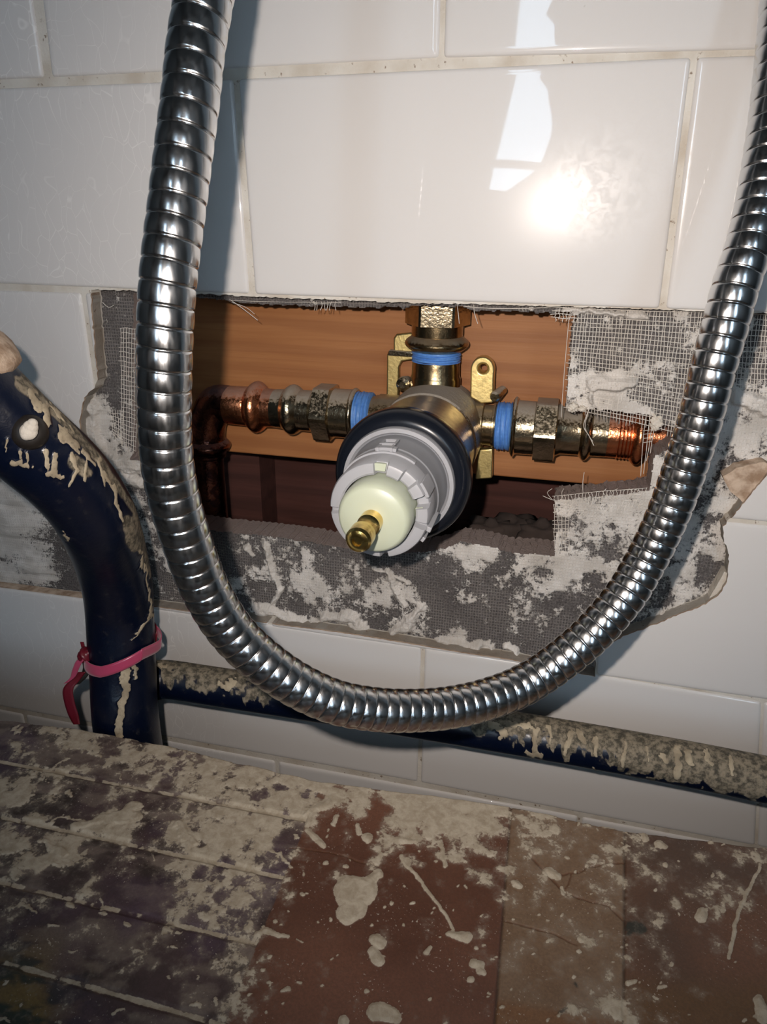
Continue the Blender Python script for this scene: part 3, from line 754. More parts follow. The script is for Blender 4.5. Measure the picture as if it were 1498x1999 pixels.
def lt(px, py=803): return (Ax-float(onY(px, py, YP)[0]))/abs(dirL.x)
cyl(L0v, L0v+dirL, [(.012,.0098),(lt(742),.0098),(lt(741),.0092),(lt(735),.0092),(lt(734),.0086),(lt(685),.0086)], 'outlet_neck', M_POLISH, valve)
tape(L0v, dirL, lt(728), lt(693), .0100)
def zp(py): return float(onY(853, py, YP)[2])
T0 = Vector((float(onY(852, 700, YP)[0]), YP, Az)); dirT = Vector((0, 0, 1))
def tt(py): return zp(py)-Az
cyl(T0, T0+dirT, [(.010,.0106),(tt(737),.0106),(tt(734),.0103),(tt(731),.0101),(tt(712),.0100),(tt(706),.0098),(tt(690),.0094),(tt(660),.0090)], 'outlet_neck', M_POLISH, valve)
tape(T0, dirT, tt(706), tt(680), .0100)
# brackets
def plate(name, poly_px, y, th, mat, par, hole=None, bev=.0006):
    P = [onY(px, py, y) for px, py in poly_px]
    bm = bmesh.new(); vs = [bm.verts.new((p[0], y, p[2])) for p in P]; f = bm.faces.new(vs)
    r = bmesh.ops.extrude_face_region(bm, geom=[f]); 
    for g_ in r['geom']:
        if isinstance(g_, bmesh.types.BMVert): g_.co.y += th
    bmesh.ops.recalc_face_normals(bm, faces=bm.faces)
    me = bpy.data.meshes.new(name); bm.to_mesh(me); bm.free()
    o = link(name, me, mat, par, 40)
    if hole:
        c = onY(*hole[0], y); bpm = MB().lathe((c[0], y-.01, c[2]), (0, 1, 0), [(0, hole[1]), (.0099, hole[1]), (.0115, hole[1]*.75), (.03, hole[1]*.75)], 32).build('cut', mat, None, 30)
        cut_with(o, bpm); bpy.data.objects.remove(bpm); o.data.shade_smooth(); o.data.set_sharp_from_angle(angle=math.radians(40))
    bb = o.modifiers.new('b', 'BEVEL'); bb.width = bev; bb.segments = 3; bb.limit_method = 'ANGLE'; bb.angle_limit = math.radians(50)
    return o
def arcp(cx, cy, rx, ry, a0, a1, n=10): return [(cx+rx*math.cos(math.radians(a0+(a1-a0)*i/n)), cy-ry*math.sin(math.radians(a0+(a1-a0)*i/n))) for i in range(n+1)]
plate('mounting_ear', [(918,776)]+[(919,725)]+arcp(942,722,23,25,180,0)+[(964,740),(963,786),(940,788)], .026, .006, M_BRACKET, valve, ((943,720), .0022))
plate('mounting_ear', [(934,878),(962,876),(961,934),(928,936)], .030, .004, M_BRACKET, valve)
cw = onY(966, 772, .028); MB().lathe((cw[0], .024, cw[2]), (.35, 1, .2), [(0,.0016),(.001,.0022),(.003,.0022),(.009,.0018)], 20).build('bracket_screw', M_NICKEL, valve, 30)
plate('mounting_bracket', [(755,690),(768,688),(768,660),(774,652),(800,650),(830,652),(830,700),(785,706),(779,716),(778,790),(754,790)], .037, .003, M_BRACKET, valve, None, .0008)
plate('mounting_bracket', [(759,684),(830,690),(830,699),(757,694)], .034, .0035, M_NICKEL, valve, None, .0004)
cw = onY(790, 748, .030); MB().lathe((cw[0], .026, cw[2]), (0, 1, 0), [(0,.0014),(.001,.003),(.003,.0032),(.010,.002)], 20).build('bracket_screw', M_NICKEL, valve, 30)

# ------------------------------------------------------------------ press fittings
def bead(t0, t1, r, rb, n=8):
    return [(t0+(t1-t0)*i/n, r+(rb-r)*math.sin(math.pi*i/n)) for i in range(n+1)]
pr = empty('press_fitting', tuple(R0v+dirR*rt(1001)))
tag(pr, 'brass press fitting on the right outlet, joined to the copper pipe', 'pipe fitting')
cyl(R0v, R0v+dirR, [(rt(1000),.0086)]+bead(rt(1000),rt(1010),.0114,.0127)+[(rt(1012),.0113),(rt(1044),.0112)], 'threaded_collar', M_NICKEL, pr)
cyl(R0v, R0v+dirR, [(rt(1044),.0110),(rt(1046),.0120),(rt(1086),.0120),(rt(1089),.0108)], 'hex_nut', M_NICKEL, pr, 72, {1, 2}, 20)
cyl(R0v, R0v+dirR, [(rt(1087),.0112),(rt(1098),.0099),(rt(1134),.0098)]+bead(rt(1134),rt(1157),.0098,.0119)+[(rt(1160),.0098),(rt(1187),.0097),(rt(1189),.0088)], 'press_sleeve', M_NICKEL, pr)
cpR = empty('copper_coupling', tuple(R0v+dirR*rt(1187)))
tag(cpR, 'copper coupling and pipe stub at the far right of the valve under the mesh', 'pipe')
cyl(R0v, R0v+dirR, [(rt(1180),.0080),(rt(1186),.0096),(rt(1234),.0097)]+bead(rt(1234),rt(1262),.0098,.0120)+[(rt(1264),.0075)], 'coupling_body', M_COPPER, cpR)
cyl(R0v, R0v+dirR, [(rt(1260),.0072),(rt(1500),.0072)], 'pipe', M_COPPER, cpR)
ri = MB()
for k in range(4): ri.lathe(R0v, dirR, [(rt(1208+k*7),.0098),(rt(1209+k*7),.0101),(rt(1211+k*7),.0098)], 48)
ri.build('press_marks', M_COPPER, cpR, 40)

plf = empty('press_fitting', tuple(L0v+dirL*lt(690)))
tag(plf, 'dusty brass press fitting on the left outlet beside the copper elbow', 'pipe fitting')
cyl(L0v, L0v+dirL, [(lt(698),.0088)]+bead(lt(698),lt(688),.0108,.0116)+[(lt(686),.0108),(lt(652),.0108)], 'threaded_collar', M_NICKEL, plf)
cyl(L0v, L0v+dirL, [(lt(654),.0108),(lt(652),.0117),(lt(621),.0117),(lt(618),.0106)], 'hex_nut', M_NICKEL, plf, 72, {1, 2}, 20)
cyl(L0v, L0v+dirL, [(lt(620),.0104),(lt(612),.0092),(lt(588),.0092)]+bead(lt(588),lt(558),.0092,.0114)+[(lt(556),.0090),(lt(538),.0086),(lt(534),.0076)], 'press_sleeve', M_NICKEL, plf)
el = empty('copper_elbow', tuple(L0v+dirL*lt(540)))
tag(el, 'tarnished copper elbow turning down at the left behind the hose', 'pipe')
pE = [L0v+dirL*lt(540), L0v+dirL*lt(520)]
cyl(L0v, L0v+dirL, [(lt(545),.0070),(lt(538),.0086),(lt(520),.0088)]+bead(lt(520),lt(487),.0088,.0118)+[(lt(485),.0090),(lt(448),.0088)], 'elbow_socket', M_COPPER, el)
a0_ = L0v+dirL*lt(455); e1 = L0v+dirL*lt(425, 795); e2 = onY(404, 850, YP); e3 = onY(406, 890, YP)
MB().tube(spline([a0_, e1, Vector(onY(408, 818, YP)), Vector(e2), Vector(e3)], 8), .0086, 40).build('elbow_bend', M_DCOPPER, el, True)
zq = float(onY(406, 885, YP)[2]); xq = float(e3[0])
MB().lathe((xq, YP, zq+.012), (0, 0, -1), [(0,.0084),(.004,.0088)]+bead(.005,.011,.0090,.0112)+[(.012,.0086),(.013,.0075)], 48).build('elbow_socket', M_DCOPPER, el, 30)
MB().lathe((xq, YP, zq+.002), (0, 0, -1), [(0,.0072),(.10,.0072)], 40).build('pipe', M_DCOPPER, el, 30)

pt = empty('press_fitting', tuple(T0+dirT*tt(680)))
tag(pt, 'brass press fitting above the valve running up behind the tiles', 'pipe fitting')
cyl(T0, T0+dirT, [(tt(684),.0092)]+bead(tt(684),tt(655),.0104,.0134)+[(tt(654),.0106),(tt(634),.0106)], 'press_sleeve', M_POLISH, pt)
cyl(T0, T0+dirT, [(tt(634),.0106),(tt(632),.0118),(tt(595),.0118),(tt(590),.0118),(tt(560),.0118),(tt(555),.0105)], 'hex_nut', M_NICKEL, pt, 72, {1, 2, 3, 4}, 20, math.radians(22))
cyl(T0, T0+dirT, [(tt(556),.0072),(tt(300),.0072)], 'pipe', M_COPPER, pt)

# ------------------------------------------------------------------ hose
HS = [(398,0,115),(371,200,115),(346,400,115),(328,550,114),(321,700,111),(322,850,106),(335,950,102),(363,1050,98),(401,1150,94),(459,1240,92),(548,1317,90),(640,1365,88),(720,1383,87),(800,1387,85),(880,1381,83),(960,1362,81),
      (1040,1327,80),(1140,1252,80),(1215,1170,80),(1258,1100,80),(1293,1030,81),(1322,959,83),(1361,839,86),(1392,720,88),(1415,640,89),(1436,560,90),(1463,475,91),(1487,366,91),(1510,220,91),(1532,0,91)]
HD = .0125
HW = np.interp(np.arange(len(HS)), np.arange(len(HS)), [w_ for _, _, w_ in HS])
for _ in range(2): HW[1:-1] = (HW[:-2]+2*HW[1:-1]+HW[2:])/4
P = [atz(x, y, HD*F/HW[i]) for i, (x, y, _) in enumerate(HS)]
Pn = np.array(P)
for _ in range(2):                       # smooth the distance only
    Yv = Pn[:, 1].copy(); Yv[1:-1] = (Yv[:-2]+2*Yv[1:-1]+Yv[2:])/4
    Pn = np.array([onY(HS[i][0], HS[i][1], Yv[i]) for i in range(len(HS))])
d0 = (Pn[0]-Pn[2]); d0 /= np.linalg.norm(d0); d1 = (Pn[-1]-Pn[-3]); d1 /= np.linalg.norm(d1)
Pn = np.concatenate([[Pn[0]+d0*.16+np.array([.03, .02, 0]), Pn[0]+d0*.06+np.array([.004, .002, 0])], Pn, [Pn[-1]+d1*.06+np.array([-.003, .0, 0]), Pn[-1]+d1*.15+np.array([-.02, -.005, 0])]])
cl = np.array([tuple(p) for p in spline(Pn, 24)])
seg = np.linalg.norm(np.diff(cl, axis=0), axis=1); S = np.concatenate([[0], np.cumsum(seg)]); Ltot = S[-1]
PXc, PYc, _ = proj(cl)
# pitch varies: stretched on the hanging legs, closed up round the bend
def pitch_at(px, py):
    pl_ = [(370,100,.00475),(330,600,.0045),(335,950,.0042),(459,1240,.0036),(640,1365,.0035),(880,1381,.0034),(1040,1327,.0034),(1215,1170,.0035),(1322,959,.0038),(1392,720,.0043),(1460,480,.0045),(1510,200,.0047)]
    return idw(np.array(px), np.array(py), pl_, 4)
sam = np.arange(0, Ltot, .00022)
cx_ = np.stack([np.interp(sam, S, cl[:, k]) for k in range(3)], 1)
for _ in range(60): cx_[1:-1] = (cx_[:-2]+cx_[1:-1]*2+cx_[2:])/4
pxs, pys, _ = proj(cx_); pit = pitch_at(pxs, pys); ph = np.concatenate([[0], np.cumsum(.00022/pit[:-1])])
Tn = np.gradient(cx_, axis=0); Tn /= np.linalg.norm(Tn, axis=1)[:, None]
N = np.zeros_like(Tn); nvec = np.cross(Tn[0], [1, 0, 0]); nvec /= np.linalg.norm(nvec)
for i in range(len(Tn)):
    nvec = nvec-Tn[i]*(nvec@Tn[i]); nvec /= np.linalg.norm(nvec); N[i] = nvec
Bn = np.cross(Tn, N); ns = 56; thv = 2*np.pi*np.arange(ns)/ns
fr_ = (ph[:, None]+.06*np.sin(thv)[None, :]) % 1.0
def hprof(f):
    # one strip: thin deep seam, short raised lip, shallow bowed band
    r = np.full(f.shape, 1.0)
    r = .950+.030*np.sin(np.pi*f)+.020*f
    seam = 1-sstep(.0, .075, np.minimum(f, (1-f)*1.6)); r = r-.075*seam
    return r
rad = HD/2*1.0*hprof(fr_)
VV = cx_[:, None, :]+(N[:, None, :]*np.cos(thv)[None, :, None]+Bn[:, None, :]*np.sin(thv)[None, :, None])*rad[:, :, None]
nn = len(cx_); ii = np.arange(nn-1)[:, None]*ns; jj = np.arange(ns)[None, :]; kk = (np.arange(ns)+1) % ns
fa = np.stack([(ii+jj), (ii+kk[None, :]), (ii+ns+kk[None, :]), (ii+ns+jj)], -1).reshape(-1, 4)
ho = mesh('shower_hose', VV.reshape(-1, 3), fa, M_STEEL, smooth=True)
tag(ho, 'ribbed chrome shower hose hanging in a U loop in front of the valve', 'hose')

# ------------------------------------------------------------------ tubular frame
frame = empty('tube_frame', tuple(atz(248, 1426, .295)))
tag(frame, 'navy blue bent tube frame with plaster drips at the left of the hose', 'frame')
def pxtube(centers, rad_, name, drips, olive, par, ns=96, step_=.0005, cover=None, seed=0, dusty=0.0):
    cl_ = np.array([tuple(p) for p in spline(centers, 20)])
    for _ in range(30): cl_[1:-1] = (cl_[:-2]+cl_[1:-1]*2+cl_[2:])/4
    s_ = np.concatenate([[0], np.cumsum(np.linalg.norm(np.diff(cl_, axis=0), axis=1))]); sm_ = np.arange(0, s_[-1], step_)
    c_ = np.stack([np.interp(sm_, s_, cl_[:, k]) for k in range(3)], 1)
    T_ = np.gradient(c_, axis=0); T_ /= np.linalg.norm(T_, axis=1)[:, None]
    N_ = np.zeros_like(T_); nv = np.cross(T_[0], [0, 1, 0]); nv /= np.linalg.norm(nv)
    for i in range(len(T_)): nv = nv-T_[i]*(nv@T_[i]); nv /= np.linalg.norm(nv); N_[i] = nv
    B_ = np.cross(T_, N_); th_ = 2*np.pi*np.arange(ns)/ns
    nor = N_[:, None, :]*np.cos(th_)[None, :, None]+B_[:, None, :]*np.sin(th_)[None, :, None]
    Vt = c_[:, None, :]+nor*rad_
    px, py = pxof(Vt[..., 0], Vt[..., 1], Vt[..., 2])
    face = ((CAM-Vt)*nor).sum(-1) > 0
    A_ = sm_[:, None]*1000+0*th_[None, :]; Bq = np.sin(th_)[None, :]*14+0*A_; Cq = np.cos(th_)[None, :]*14
    nse = fbm(A_*.35+50, Bq*.35+Cq*.2+50, seed, 5)
    n8 = fbm(A_*.8+9, Bq*.8+70, seed+9, 4); ca = caps(px+(nse-.5)*16, py+(n8-.5)*14, drips)+(n8-.5)*4 if drips else np.full(px.shape, -99.)
    m_ = np.where(face, sstep(-2.5, 2.5, ca), 0)
    oc = caps(px+(nse-.5)*20, py+(nse-.5)*20, olive) if olive else np.full(px.shape, -99.)
    o_ = np.where(face, sstep(-6, 6, oc), 0)
    if cover is not None: o_ = np.maximum(o_, cover(px, py, nor, nse))
    if dusty: o_ = np.maximum(o_, dusty*sstep(.15, .9, nor[..., 2]+(nse-.5)*1.6))
    Vt = Vt+nor*(m_*.00035*(.6+.8*nse))[..., None]
    nn_ = len(c_); ii_ = np.arange(nn_-1)[:, None]*ns; jj_ = np.arange(ns)[None, :]; kk_ = ((np.arange(ns)+1) % ns)[None, :]
    f_ = np.stack([ii_+jj_, ii_+kk_, ii_+ns+kk_, ii_+ns+jj_], -1).reshape(-1, 4)
    return mesh(name, Vt.reshape(-1, 3), f_, M_TUBE, par, True, attrs={'plaster': m_.ravel(), 'olive': o_.ravel()})
TC = [(-70,745,183),(20,832,175),(72,878,170),(120,920,164),(160,966,157),(190,1015,150),(214,1080,138),(229,1140,131),(234,1190,127),(237,1258,125),(241,1315,124),(248,1426,123)]
tc = [Vector(atz(x, y, .026*F/w_)) for x, y, w_ in TC]
tc = [tc[0]+(tc[0]-tc[1])*.8]+tc
low = tc[-1]; tc[-1] = Vector((low.x, low.y, low.z)); tc.append(Vector((low.x+.001, low.y, -.30))); tc.append(Vector((low.x+.001, low.y, -.42)))
DR = [(60,765,75,800,9,7),(87,792,92,834,6,4),(118,837,119,865,5,4),(129,854,154,882,7,3),(87,882,92,912,4,4),(104,887,106,925,5,8),(92,926,122,930,5,4),(26,905,62,909,5,3),(39,882,45,905,3,2),(54,884,57,905,3,2),
      (140,884,152,918,5,3),(167,898,168,938,3,3),(150,920,134,946,3,3),(193,898,203,946,4,2),(218,946,238,1016,5,3),(160,880,185,905,5,4),(115,830,150,870,4,4),(12,860,13,880,3,2),(200,920,215,945,4,3),
      (283,1100,296,1200,2.5,3),(296,1200,262,1248,3,2),(243,1302,245,1345,10,9),(245,1345,238,1390,8,6),(238,1390,230,1445,6,7),(262,1300,266,1325,5,3),(272,1075,277,1110,3,2),(125,1040,133,1055,3,2),(95,790,140,840,3,3)]
OL = [(250,1020,262,1065,13,12),(40,745,110,805,14,10),(110,805,200,905,9,7),(200,905,265,1000,7,5),(265,1000,292,1120,5,4),(150,905,170,925,14,10)]
pxtube(tc, .013, 'bent_tube', DR, OL, frame, seed=31)
# cross bar
BR = [(262,1316,.316),(300,1322,.315),(400,1337,.312),(500,1352,.308),(800,1397,.295),(1140,1449,.277),(1400,1501,.264),(1498,1522,.259)]
bc = [Vector(atz(*b_)) for b_ in BR]; bc = [Vector(p) for p in ng(bc, 2)]
bc = [Vector((tc[-5].x+.004, bc[0].y-.003, bc[0].z))]+bc[1:]+[bc[-1]+(bc[-1]-bc[-2]).normalized()*.10]
def barcover(px, py, nor, nse):
    e = nor[..., 2]*.9+(nse-.5)*2.2
    k = np.interp(px, [260, 420, 560, 900, 1000, 1200, 1260, 1500], [.72, .35, .55, .6, .35, .10, -.40, -.40])
    return sstep(-.12, .12, e-k)
BD = [(1048,1423,1044,1466,6,5),(1030,1470,1054,1474,5,6),(1115,1431,1107,1470,5,5),(1130,1428,1145,1450,7,4),(1163,1440,1163,1475,3,3),(1160,1500,1162,1515,2,2),(1222,1450,1218,1495,4,3),(1262,1455,1266,1485,3,2),
      (1323,1460,1325,1514,6,7),(1345,1470,1350,1492,7,5),(1380,1470,1388,1492,5,4),(960,1415,985,1430,6,9),(985,1430,975,1440,5,4),(1000,1412,1040,1420,4,5),(1072,1420,1076,1450,4,2),
      (272,1300,286,1330,14,8),(283,1305,283,1332,10,7),(312,1298,322,1303,5,4),(430,1335,445,1350,5,3),(455,1330,440,1345,8,6),(1425,1480,1430,1510,4,3),(1290,1475,1300,1485,4,6)]
pxtube(bc, .0083, 'cross_bar', BD, None, frame, ns=64, cover=barcover, seed=51, dusty=.8)
# bolt and clamp on the tube
bp = np.array(tuple(tc[2])); nb_ = (CAM-bp); nb_ /= np.linalg.norm(nb_)
bpos = atz(55, 842, .1985); nb2 = Vector((CAM-bpos)/np.linalg.norm(CAM-bpos)); nb2 = (nb2+Vector((-.15, 0, .1))).normalized()
bo = MB().lathe(tuple(Vector(bpos)-nb2*.0035), nb2, [(0,.0050),(.0020,.0050),(.0034,.0046),(.0044,.0036),(.0049,.002),(.0050,.0004)], 40).build('bolt_cap', M_CAP, frame, 50)
sp_ = MB()
for dx_, dy_, r_ in ((4,-8,.0019),(8,-16,.0013),(0,0,.0022),(-4,6,.0015)):
    q = Vector(atz(55+dx_, 842+dy_, .1945)); sp_.lathe(tuple(q-nb2*.0006), nb2, [(0,r_*1.05),(.0006,r_),(.0012,r_*.7),(.0015,r_*.2)], 20)
sp_.build('plaster_splat', M_PLASTER, bo, 60)
ct = (tc[1]-tc[2]).normalized(); cpos = Vector(atz(-62, 742, .203))
MB().lathe(tuple(cpos-ct*.004), ct, [(0,.0128),(.0002,.0150),(.002,.0162),(.005,.0164),(.008,.0158),(.011,.0148),(.012,.0128)], 80, rfun=lambda i, t_, th, r: r+.0005*math.sin(th*5+i)).build('clamp_ring', M_CLAY, frame, 50)

# ------------------------------------------------------------------ ribbon
rb = empty('ribbon', tuple(atz(240, 1268, .28))); tag(rb, 'pink satin ribbon knotted round the navy tube above the cross bar', 'ribbon')
legc = Vector(atz(237, 1268, .026*F/125))
def ribbon_strip(pts, wdir, width, name, mat, par, n=8):
    C_ = spline(pts, n); bm = MB(); vs = []; fs = []
    for i, p in enumerate(C_):
        wd = wdir(i/(len(C_)-1)) if callable(wdir) else Vector(wdir)
        hw = (width(i/(len(C_)-1)) if callable(width) else width)/2
        for k in range(5):
            u = k/4*2-1; vs.append(tuple(Vector(p)+wd*hw*u))
    for i in range(len(C_)-1):
        for k in range(4): fs.append((i*5+k, i*5+k+1, i*5+k+6, i*5+k+5))
    o = mesh(name, vs, fs, mat, par, True); s2 = o.modifiers.new('s', 'SOLIDIFY'); s2.thickness = .0004; s2.offset = 0; return o
R_ = .0143; loop = []
for i in range(25):
    a = math.radians(200+ i*(340-200+0)/24*1.0)
    loop.append(Vector((legc.x+R_*math.cos(a)*1.0, legc.y+R_*math.sin(a), legc.z+(-.0012+.0050*max(0, math.cos(a))-.0010*max(0,-math.cos(a))))))
loop += [Vector(atz(308, 1262, .292)), Vector(atz(315, 1252, .296)), Vector(atz(311, 1238, .301)), Vector(atz(298, 1225, .306))]
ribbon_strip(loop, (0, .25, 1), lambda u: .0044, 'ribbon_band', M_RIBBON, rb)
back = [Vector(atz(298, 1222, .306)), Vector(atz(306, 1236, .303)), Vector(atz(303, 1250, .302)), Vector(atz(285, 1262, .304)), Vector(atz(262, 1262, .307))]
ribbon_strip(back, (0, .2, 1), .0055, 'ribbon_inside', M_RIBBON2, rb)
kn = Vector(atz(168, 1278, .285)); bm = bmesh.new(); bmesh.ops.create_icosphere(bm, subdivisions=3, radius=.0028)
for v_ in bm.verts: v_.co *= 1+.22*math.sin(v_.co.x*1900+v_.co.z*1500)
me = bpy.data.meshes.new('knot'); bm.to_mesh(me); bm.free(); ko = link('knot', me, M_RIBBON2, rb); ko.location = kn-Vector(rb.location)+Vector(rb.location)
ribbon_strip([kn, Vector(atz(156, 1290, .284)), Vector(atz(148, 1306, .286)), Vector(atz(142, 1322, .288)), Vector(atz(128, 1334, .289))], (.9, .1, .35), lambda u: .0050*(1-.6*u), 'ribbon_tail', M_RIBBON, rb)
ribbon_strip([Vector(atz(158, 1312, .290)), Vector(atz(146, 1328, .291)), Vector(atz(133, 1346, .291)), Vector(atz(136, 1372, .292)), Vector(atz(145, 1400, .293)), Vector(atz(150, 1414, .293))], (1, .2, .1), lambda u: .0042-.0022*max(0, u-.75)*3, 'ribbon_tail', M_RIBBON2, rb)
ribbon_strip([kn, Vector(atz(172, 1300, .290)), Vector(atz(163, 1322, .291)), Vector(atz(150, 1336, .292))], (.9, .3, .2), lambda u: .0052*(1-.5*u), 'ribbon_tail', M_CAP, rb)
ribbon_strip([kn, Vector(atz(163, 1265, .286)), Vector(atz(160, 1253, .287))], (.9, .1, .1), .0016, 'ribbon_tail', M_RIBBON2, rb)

# ------------------------------------------------------------------ platform in the foreground
ZP = -.2325
edge = [onZ(x, y, ZP) for x, y in ((-60,1388),(0,1402),(100,1413),(200,1428),(310,1450),(430,1478),(560,1508),(630,1523),(760,1540),(880,1554),(1000,1571),(1120,1597),(1230,1620),(1350,1634),(1498,1652),(1600,1664))]
ex = np.array([-.30]+[e[0] for e in edge]+[.45]); ey = np.array([edge[0][1]]+[e[1] for e in edge]+[edge[-1][1]])
xs = axis_coords(-.22, -.075, .215, .36, .0003, .006); us = np.concatenate([np.arange(0, .125, .0003), np.arange(.126, .26, .006)])
GX, GU = np.meshgrid(xs, us, indexing='ij')
wob = (fbm(GX*120, GX*0+3, 5, 4)-.5)*.0012
GY = np.interp(GX, ex, ey)+wob-GU
PX, PY = pxof(GX, GY, np.full(GX.shape, ZP))
def wl(p, q): a_, b_ = onZ(*p, ZP), onZ(*q, ZP); return a_[:2], b_[:2]
def side(l):       # signed distance in m (positive: right of the line, +x)
    (a_, b_) = l; d_ = b_-a_; L_ = np.hypot(*d_); n_ = np.array([-d_[1], d_[0]])/L_
    if n_[0] < 0: n_ = -n_
    return (GX-a_[0])*n_[0]+(GY-a_[1])*n_[1]
l1 = side(wl((628,1530), (440,1999))); l2 = side(wl((999,1570), (966,1999))); l3 = side(wl((1220,1620), (1218,1999)))
grooves = [((0,1485),(596,1600)), ((0,1593),(546,1710)), ((0,1720),(490,1838)), ((20,1880),(425,1996))]
gd = np.full(GX.shape, 9.)
for p, q in grooves:
    a_, b_ = wl(p, q); d_ = b_-a_; L_ = np.hypot(*d_); n_ = np.array([-d_[1], d_[0]])/L_
    gd = np.minimum(gd, np.abs((GX-a_[0])*n_[0]+(GY-a_[1])*n_[1]))
gd = np.where(l1 < 0, gd, 9.)
n1 = fbm(GX*200, GY*200, 61, 6, .55); n2 = fbm(GX*55, GY*55, 71, 5); n3 = fbm(GX*25+4, GY*25, 81, 4); nd = fbm(GX*70+GY*90, GY*170-GX*60, 91, 5)
def c3(*v_): return np.array(v_, float)
def lerp(a_, b_, f): return a_*(1-f[..., None])+b_*f[..., None]
A_ = lerp(lerp(c3(.085,.055,.055)+0*GX[..., None], c3(.045,.032,.028), sstep(.35,.65,n2)), c3(.17,.13,.11), sstep(.48,.68,nd))
gy = sstep(120, 0, np.hypot(PX-40, PY-1960)*.6); A_ = lerp(A_, lerp(c3(.030,.042,.030)+0*GX[..., None], c3(.20,.13,.045), sstep(.45,.6,nd)), gy)
A_ = lerp(A_, c3(.085,.052,.085), .5*sstep(.5,.7,fbm(GX*45+7, GY*45, 33, 3)))
B_ = lerp(c3(.165,.074,.046)+0*GX[..., None], c3(.110,.047,.029), sstep(.35,.7,n3))
C_ = lerp(c3(.235,.165,.11)+0*GX[..., None], c3(.18,.11,.065), sstep(.35,.65,n3)); C_ = lerp(C_, c3(.20,.09,.035)+0*C_, sstep(1940, 1965, PY+(PX-960)*-.15)*.7)
D_ = lerp(c3(.165,.078,.045)+0*GX[..., None], c3(.085,.050,.034), sstep(.3,.7,n3)); D_ = lerp(D_, c3(.13,.075,.025)+0*D_, sstep(1880, 1960, PY)*.5)
e1_ = (n1-.5)*.0006
tint = np.where((l1+e1_ < 0)[..., None], A_, np.where((l2 < 0)[..., None], B_, np.where((l3 < 0)[..., None], C_, D_)))
seam = np.minimum(np.minimum(np.abs(l2), np.abs(l3)), 9); tint = lerp(tint, tint*.45, 1-sstep(.0001,.0006,seam))
CR = [(700,1680,640,1660,1.5,1),(640,1660,565,1655,1,1),(700,1680,740,1692,1.2,1),(1035,1670,1105,1745,2,2),(1105,1745,1190,1770,1.6,1.6),(1095,1705,1215,1682,1.6,1.6),(1100,1745,1115,1700,1.5,1.5),(1190,1770,1215,1795,1.6,1.4),(985,1797,1080,1822,1.4,1.6),(1080,1822,1125,1842,1.6,1)]
crk = caps(PX+(n1-.5)*14, PY+(n1-.5)*14, CR); tint = lerp(tint, np.array([.11,.045,.02]), sstep(-1.2, 1.2, crk)*.8)
bl = caps(PX+(n1-.5)*30, PY+(n2-.5)*30, [(1225,1805,1250,1808,10,13),(1095,1978,1110,1970,5,4),(1120,1920,1124,1925,5,3),(1240,1800,1230,1815,8,8)]); tint = lerp(tint, np.array([.035,.035,.028]), sstep(-2, 4, bl))
PC = [(60,1420,.35),(150,1450,.68),(250,1480,.6),(350,1500,.8),(450,1535,.9),(550,1560,.85),(600,1540,.8),(200,1530,.4),(100,1560,.33),(50,1540,.5),(300,1560,.4),(230,1600,.85),(180,1580,.2),(300,1640,.28),(350,1625,.75),
 (430,1600,.8),(520,1620,.85),(480,1680,.4),(540,1660,.5),(20,1640,.6),(110,1660,.75),(60,1600,.3),(200,1680,.28),(100,1750,.33),(250,1740,.15),(400,1745,.48),(450,1780,.5),(350,1800,.4),(60,1800,.38),(200,1840,.42),(120,1830,.1),
 (350,1870,.35),(300,1920,.3),(420,1860,.45),(60,1950,.15),(200,1960,.08),(500,1600,.75),(140,1490,.5),(20,1430,.15),
 (650,1545,.7),(700,1540,.92),(760,1540,.95),(733,1575,.05),(735,1550,.2),(850,1560,1.0),(920,1575,1.0),(880,1620,.95),(800,1600,.95),(770,1620,.55),(760,1690,.3),(960,1610,.95),(940,1665,.52),(860,1660,.55),(850,1700,.05),(660,1620,.03),(700,1640,.05),
 (620,1750,-.1),(700,1850,-.1),(850,1900,-.1),(600,1950,-.1),(900,1750,.02),(960,1850,.0),(550,1850,-.05),(800,1780,-.1),(930,1980,-.1),
 (1050,1600,.62),(1100,1650,.42),(1150,1620,.5),(1190,1650,.42),(1050,1750,.36),(1100,1850,.28),(1150,1970,.55),(1060,1995,.1),(1020,1900,.2),(1180,1880,.3),(1000,1650,.55),
 (1300,1640,.02),(1300,1740,.24),(1270,1790,.42),(1400,1700,.02),(1480,1750,.18),(1350,1900,-.05),(1450,1970,.1),(1330,1820,.22),(1450,1800,.1),(1240,1720,.3),(1260,1900,.2)]
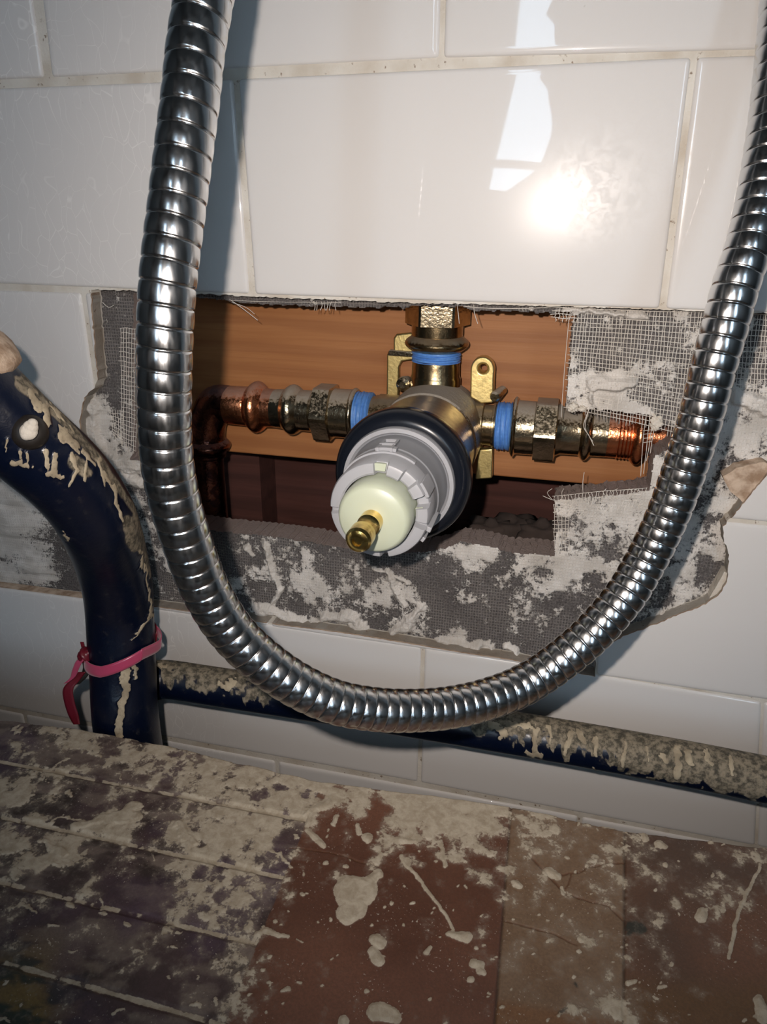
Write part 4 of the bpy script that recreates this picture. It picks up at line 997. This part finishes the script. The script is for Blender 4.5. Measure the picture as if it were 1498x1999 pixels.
SPL = [(683,1742,712,1740,30,26),(680,1780,690,1770,22,26),(722,1722,740,1706,12,7),(735,1836,745,1845,13,12),(730,1860,738,1875,10,12),(715,1637,717,1640,11,9),(925,1882,940,1886,9,9),(936,1896,944,1900,8,5),(918,1913,920,1915,7,6),
 (783,1672,832,1735,4,3),(832,1735,884,1812,3,3),(875,1820,912,1828,7,12),(1287,1648,1298,1655,9,5),(1258,1626,1262,1640,6,7),(735,1975,770,1985,20,14),(695,1612,700,1628,4,5),(655,1596,650,1612,5,5),(600,1622,628,1650,5,7),(608,1580,640,1570,8,10),
 (615,1570,600,1612,6,5),(510,1815,545,1828,6,4),(545,1828,562,1830,3,3),(780,1640,812,1640,8,5),(634,1684,635,1686,5,5),(675,1691,676,1692,5,4),(670,1997,668,2010,10,8),(515,1893,517,1894,4,4),(858,1640,870,1690,4,4),(840,1850,834,1862,4,5),
 (1070,1700,1086,1712,9,7),(1100,1745,1095,1732,5,3),(1005,1722,1012,1728,8,7),(1368,1787,1372,1790,12,11),(1300,1690,1302,1692,4,4),(1385,1645,1390,1646,5,4),(1135,1836,1139,1838,7,4),(1225,1920,1240,1915,5,4),(1285,1928,1300,1927,4,3),
 (150,1620,250,1590,12,25),(345,1610,365,1645,8,15),(95,1650,130,1670,16,12),(105,1690,112,1690,6,3),(520,1655,565,1690,3,3),(130,1492,60,1515,2,1.5),(215,1598,60,1602,2,2),(1485,1690,1435,1800,3,4),(1435,1800,1425,1870,4,3),(1478,1950,1490,1985,10,14),(1200,1610,1180,1607,6,9)]
rs = random.Random(9)
for _ in range(150):
    x_, y_ = rs.uniform(450, 1500), rs.uniform(1560, 1999); r_ = rs.choice([1.5, 2, 2, 3, 4]); SPL.append((x_, y_, x_+rs.uniform(-4, 4), y_+rs.uniform(-3, 3), r_, r_*.7))
for _ in range(60):
    x_, y_ = rs.uniform(0, 600), rs.uniform(1430, 1999); r_ = rs.choice([2, 3, 5]); SPL.append((x_, y_, x_+rs.uniform(-14, 14), y_+rs.uniform(-8, 4), r_, r_*.5))
cov = idw(PX, PY, PC); nk = np.where(l1 < 0, 46., 14.); sp2 = caps(PX+(n1-.5)*nk, PY+(fbm(GX*200+5, GY*200, 23, 5)-.5)*nk+(n2-.5)*10, SPL)
plaster = np.clip(.5+(cov-.5)*1.1+(n1-.5)*1.7+(n2-.5)*.7, 0, 1)*.98
plaster = np.where(l1 < 0, plaster*.93, plaster)
plaster = np.maximum(plaster, sstep(-1.8, 1.2, sp2)*.95)
gl_ = (1-sstep(.0003, .0010, gd+(n1-.5)*.0010)); plaster = np.maximum(plaster, gl_*.85*sstep(.33, .46, fbm(GX*330, GY*330, 17, 4)*.6+n2*.4))
hgt = sstep(.45, .6, plaster)*.00025+sstep(0, 8, sp2)*.0004+(n1-.5)*.0003-(1-sstep(.0004, .0016, gd))*.0007-(1-sstep(.0002, .0006, seam))*.0003-sstep(-1, 1.5, crk)*.0004
edge_round = -.0012*(1-sstep(0, .0014, GU)); hgt = hgt+edge_round
V = np.stack([GX, GY, ZP+hgt], -1).reshape(-1, 3); nu = len(us); nxx = len(xs)
ii = np.arange(nxx-1)[:, None]*nu; jj = np.arange(nu-1)[None, :]
fc = np.stack([ii+jj, ii+jj+1, ii+nu+jj+1, ii+nu+jj], -1).reshape(-1, 4)[:, ::-1]
plt_ = empty('platform', (.07, -.12, ZP)); tag(plt_, 'plaster-splattered platform with slate-like strips and brown panels in the foreground', 'platform')
mesh('platform_top', V, fc, M_PLAT, plt_, True, attrs={'plaster': plaster.ravel()}, cols={'tint': tint.reshape(-1, 3)})
bk = [(float(x), float(np.interp(x, ex, ey))-.0004) for x in np.linspace(-.215, .355, 60)]; fy = -.25
pv = [(x, y) for x, y in bk]+[(.355, float(GY[-1, -1])), (-.215, float(GY[0, -1]))]
bm = bmesh.new(); tp = [bm.verts.new((x, y, ZP-.0018)) for x, y in pv]; bt = [bm.verts.new((x, y, ZP-.020)) for x, y in pv]
bm.faces.new(tp); bm.faces.new(bt[::-1])
for i in range(len(pv)): bm.faces.new((tp[i], bt[i], bt[(i+1) % len(pv)], tp[(i+1) % len(pv)]))
bmesh.ops.recalc_face_normals(bm, faces=bm.faces); me = bpy.data.meshes.new('platform_base'); bm.to_mesh(me); bm.free(); link('platform_base', me, M_PEDGE, plt_, 30)
for x_, y_ in ((-.19, -.11), (.33, -.11), (-.19, -.30), (.33, -.30)):
    MB().tube([(x_, y_, ZP-.019), (x_, y_, RZ0)], .012, 16).build('leg', M_PEDGE, plt_)
for x_ in (): pass
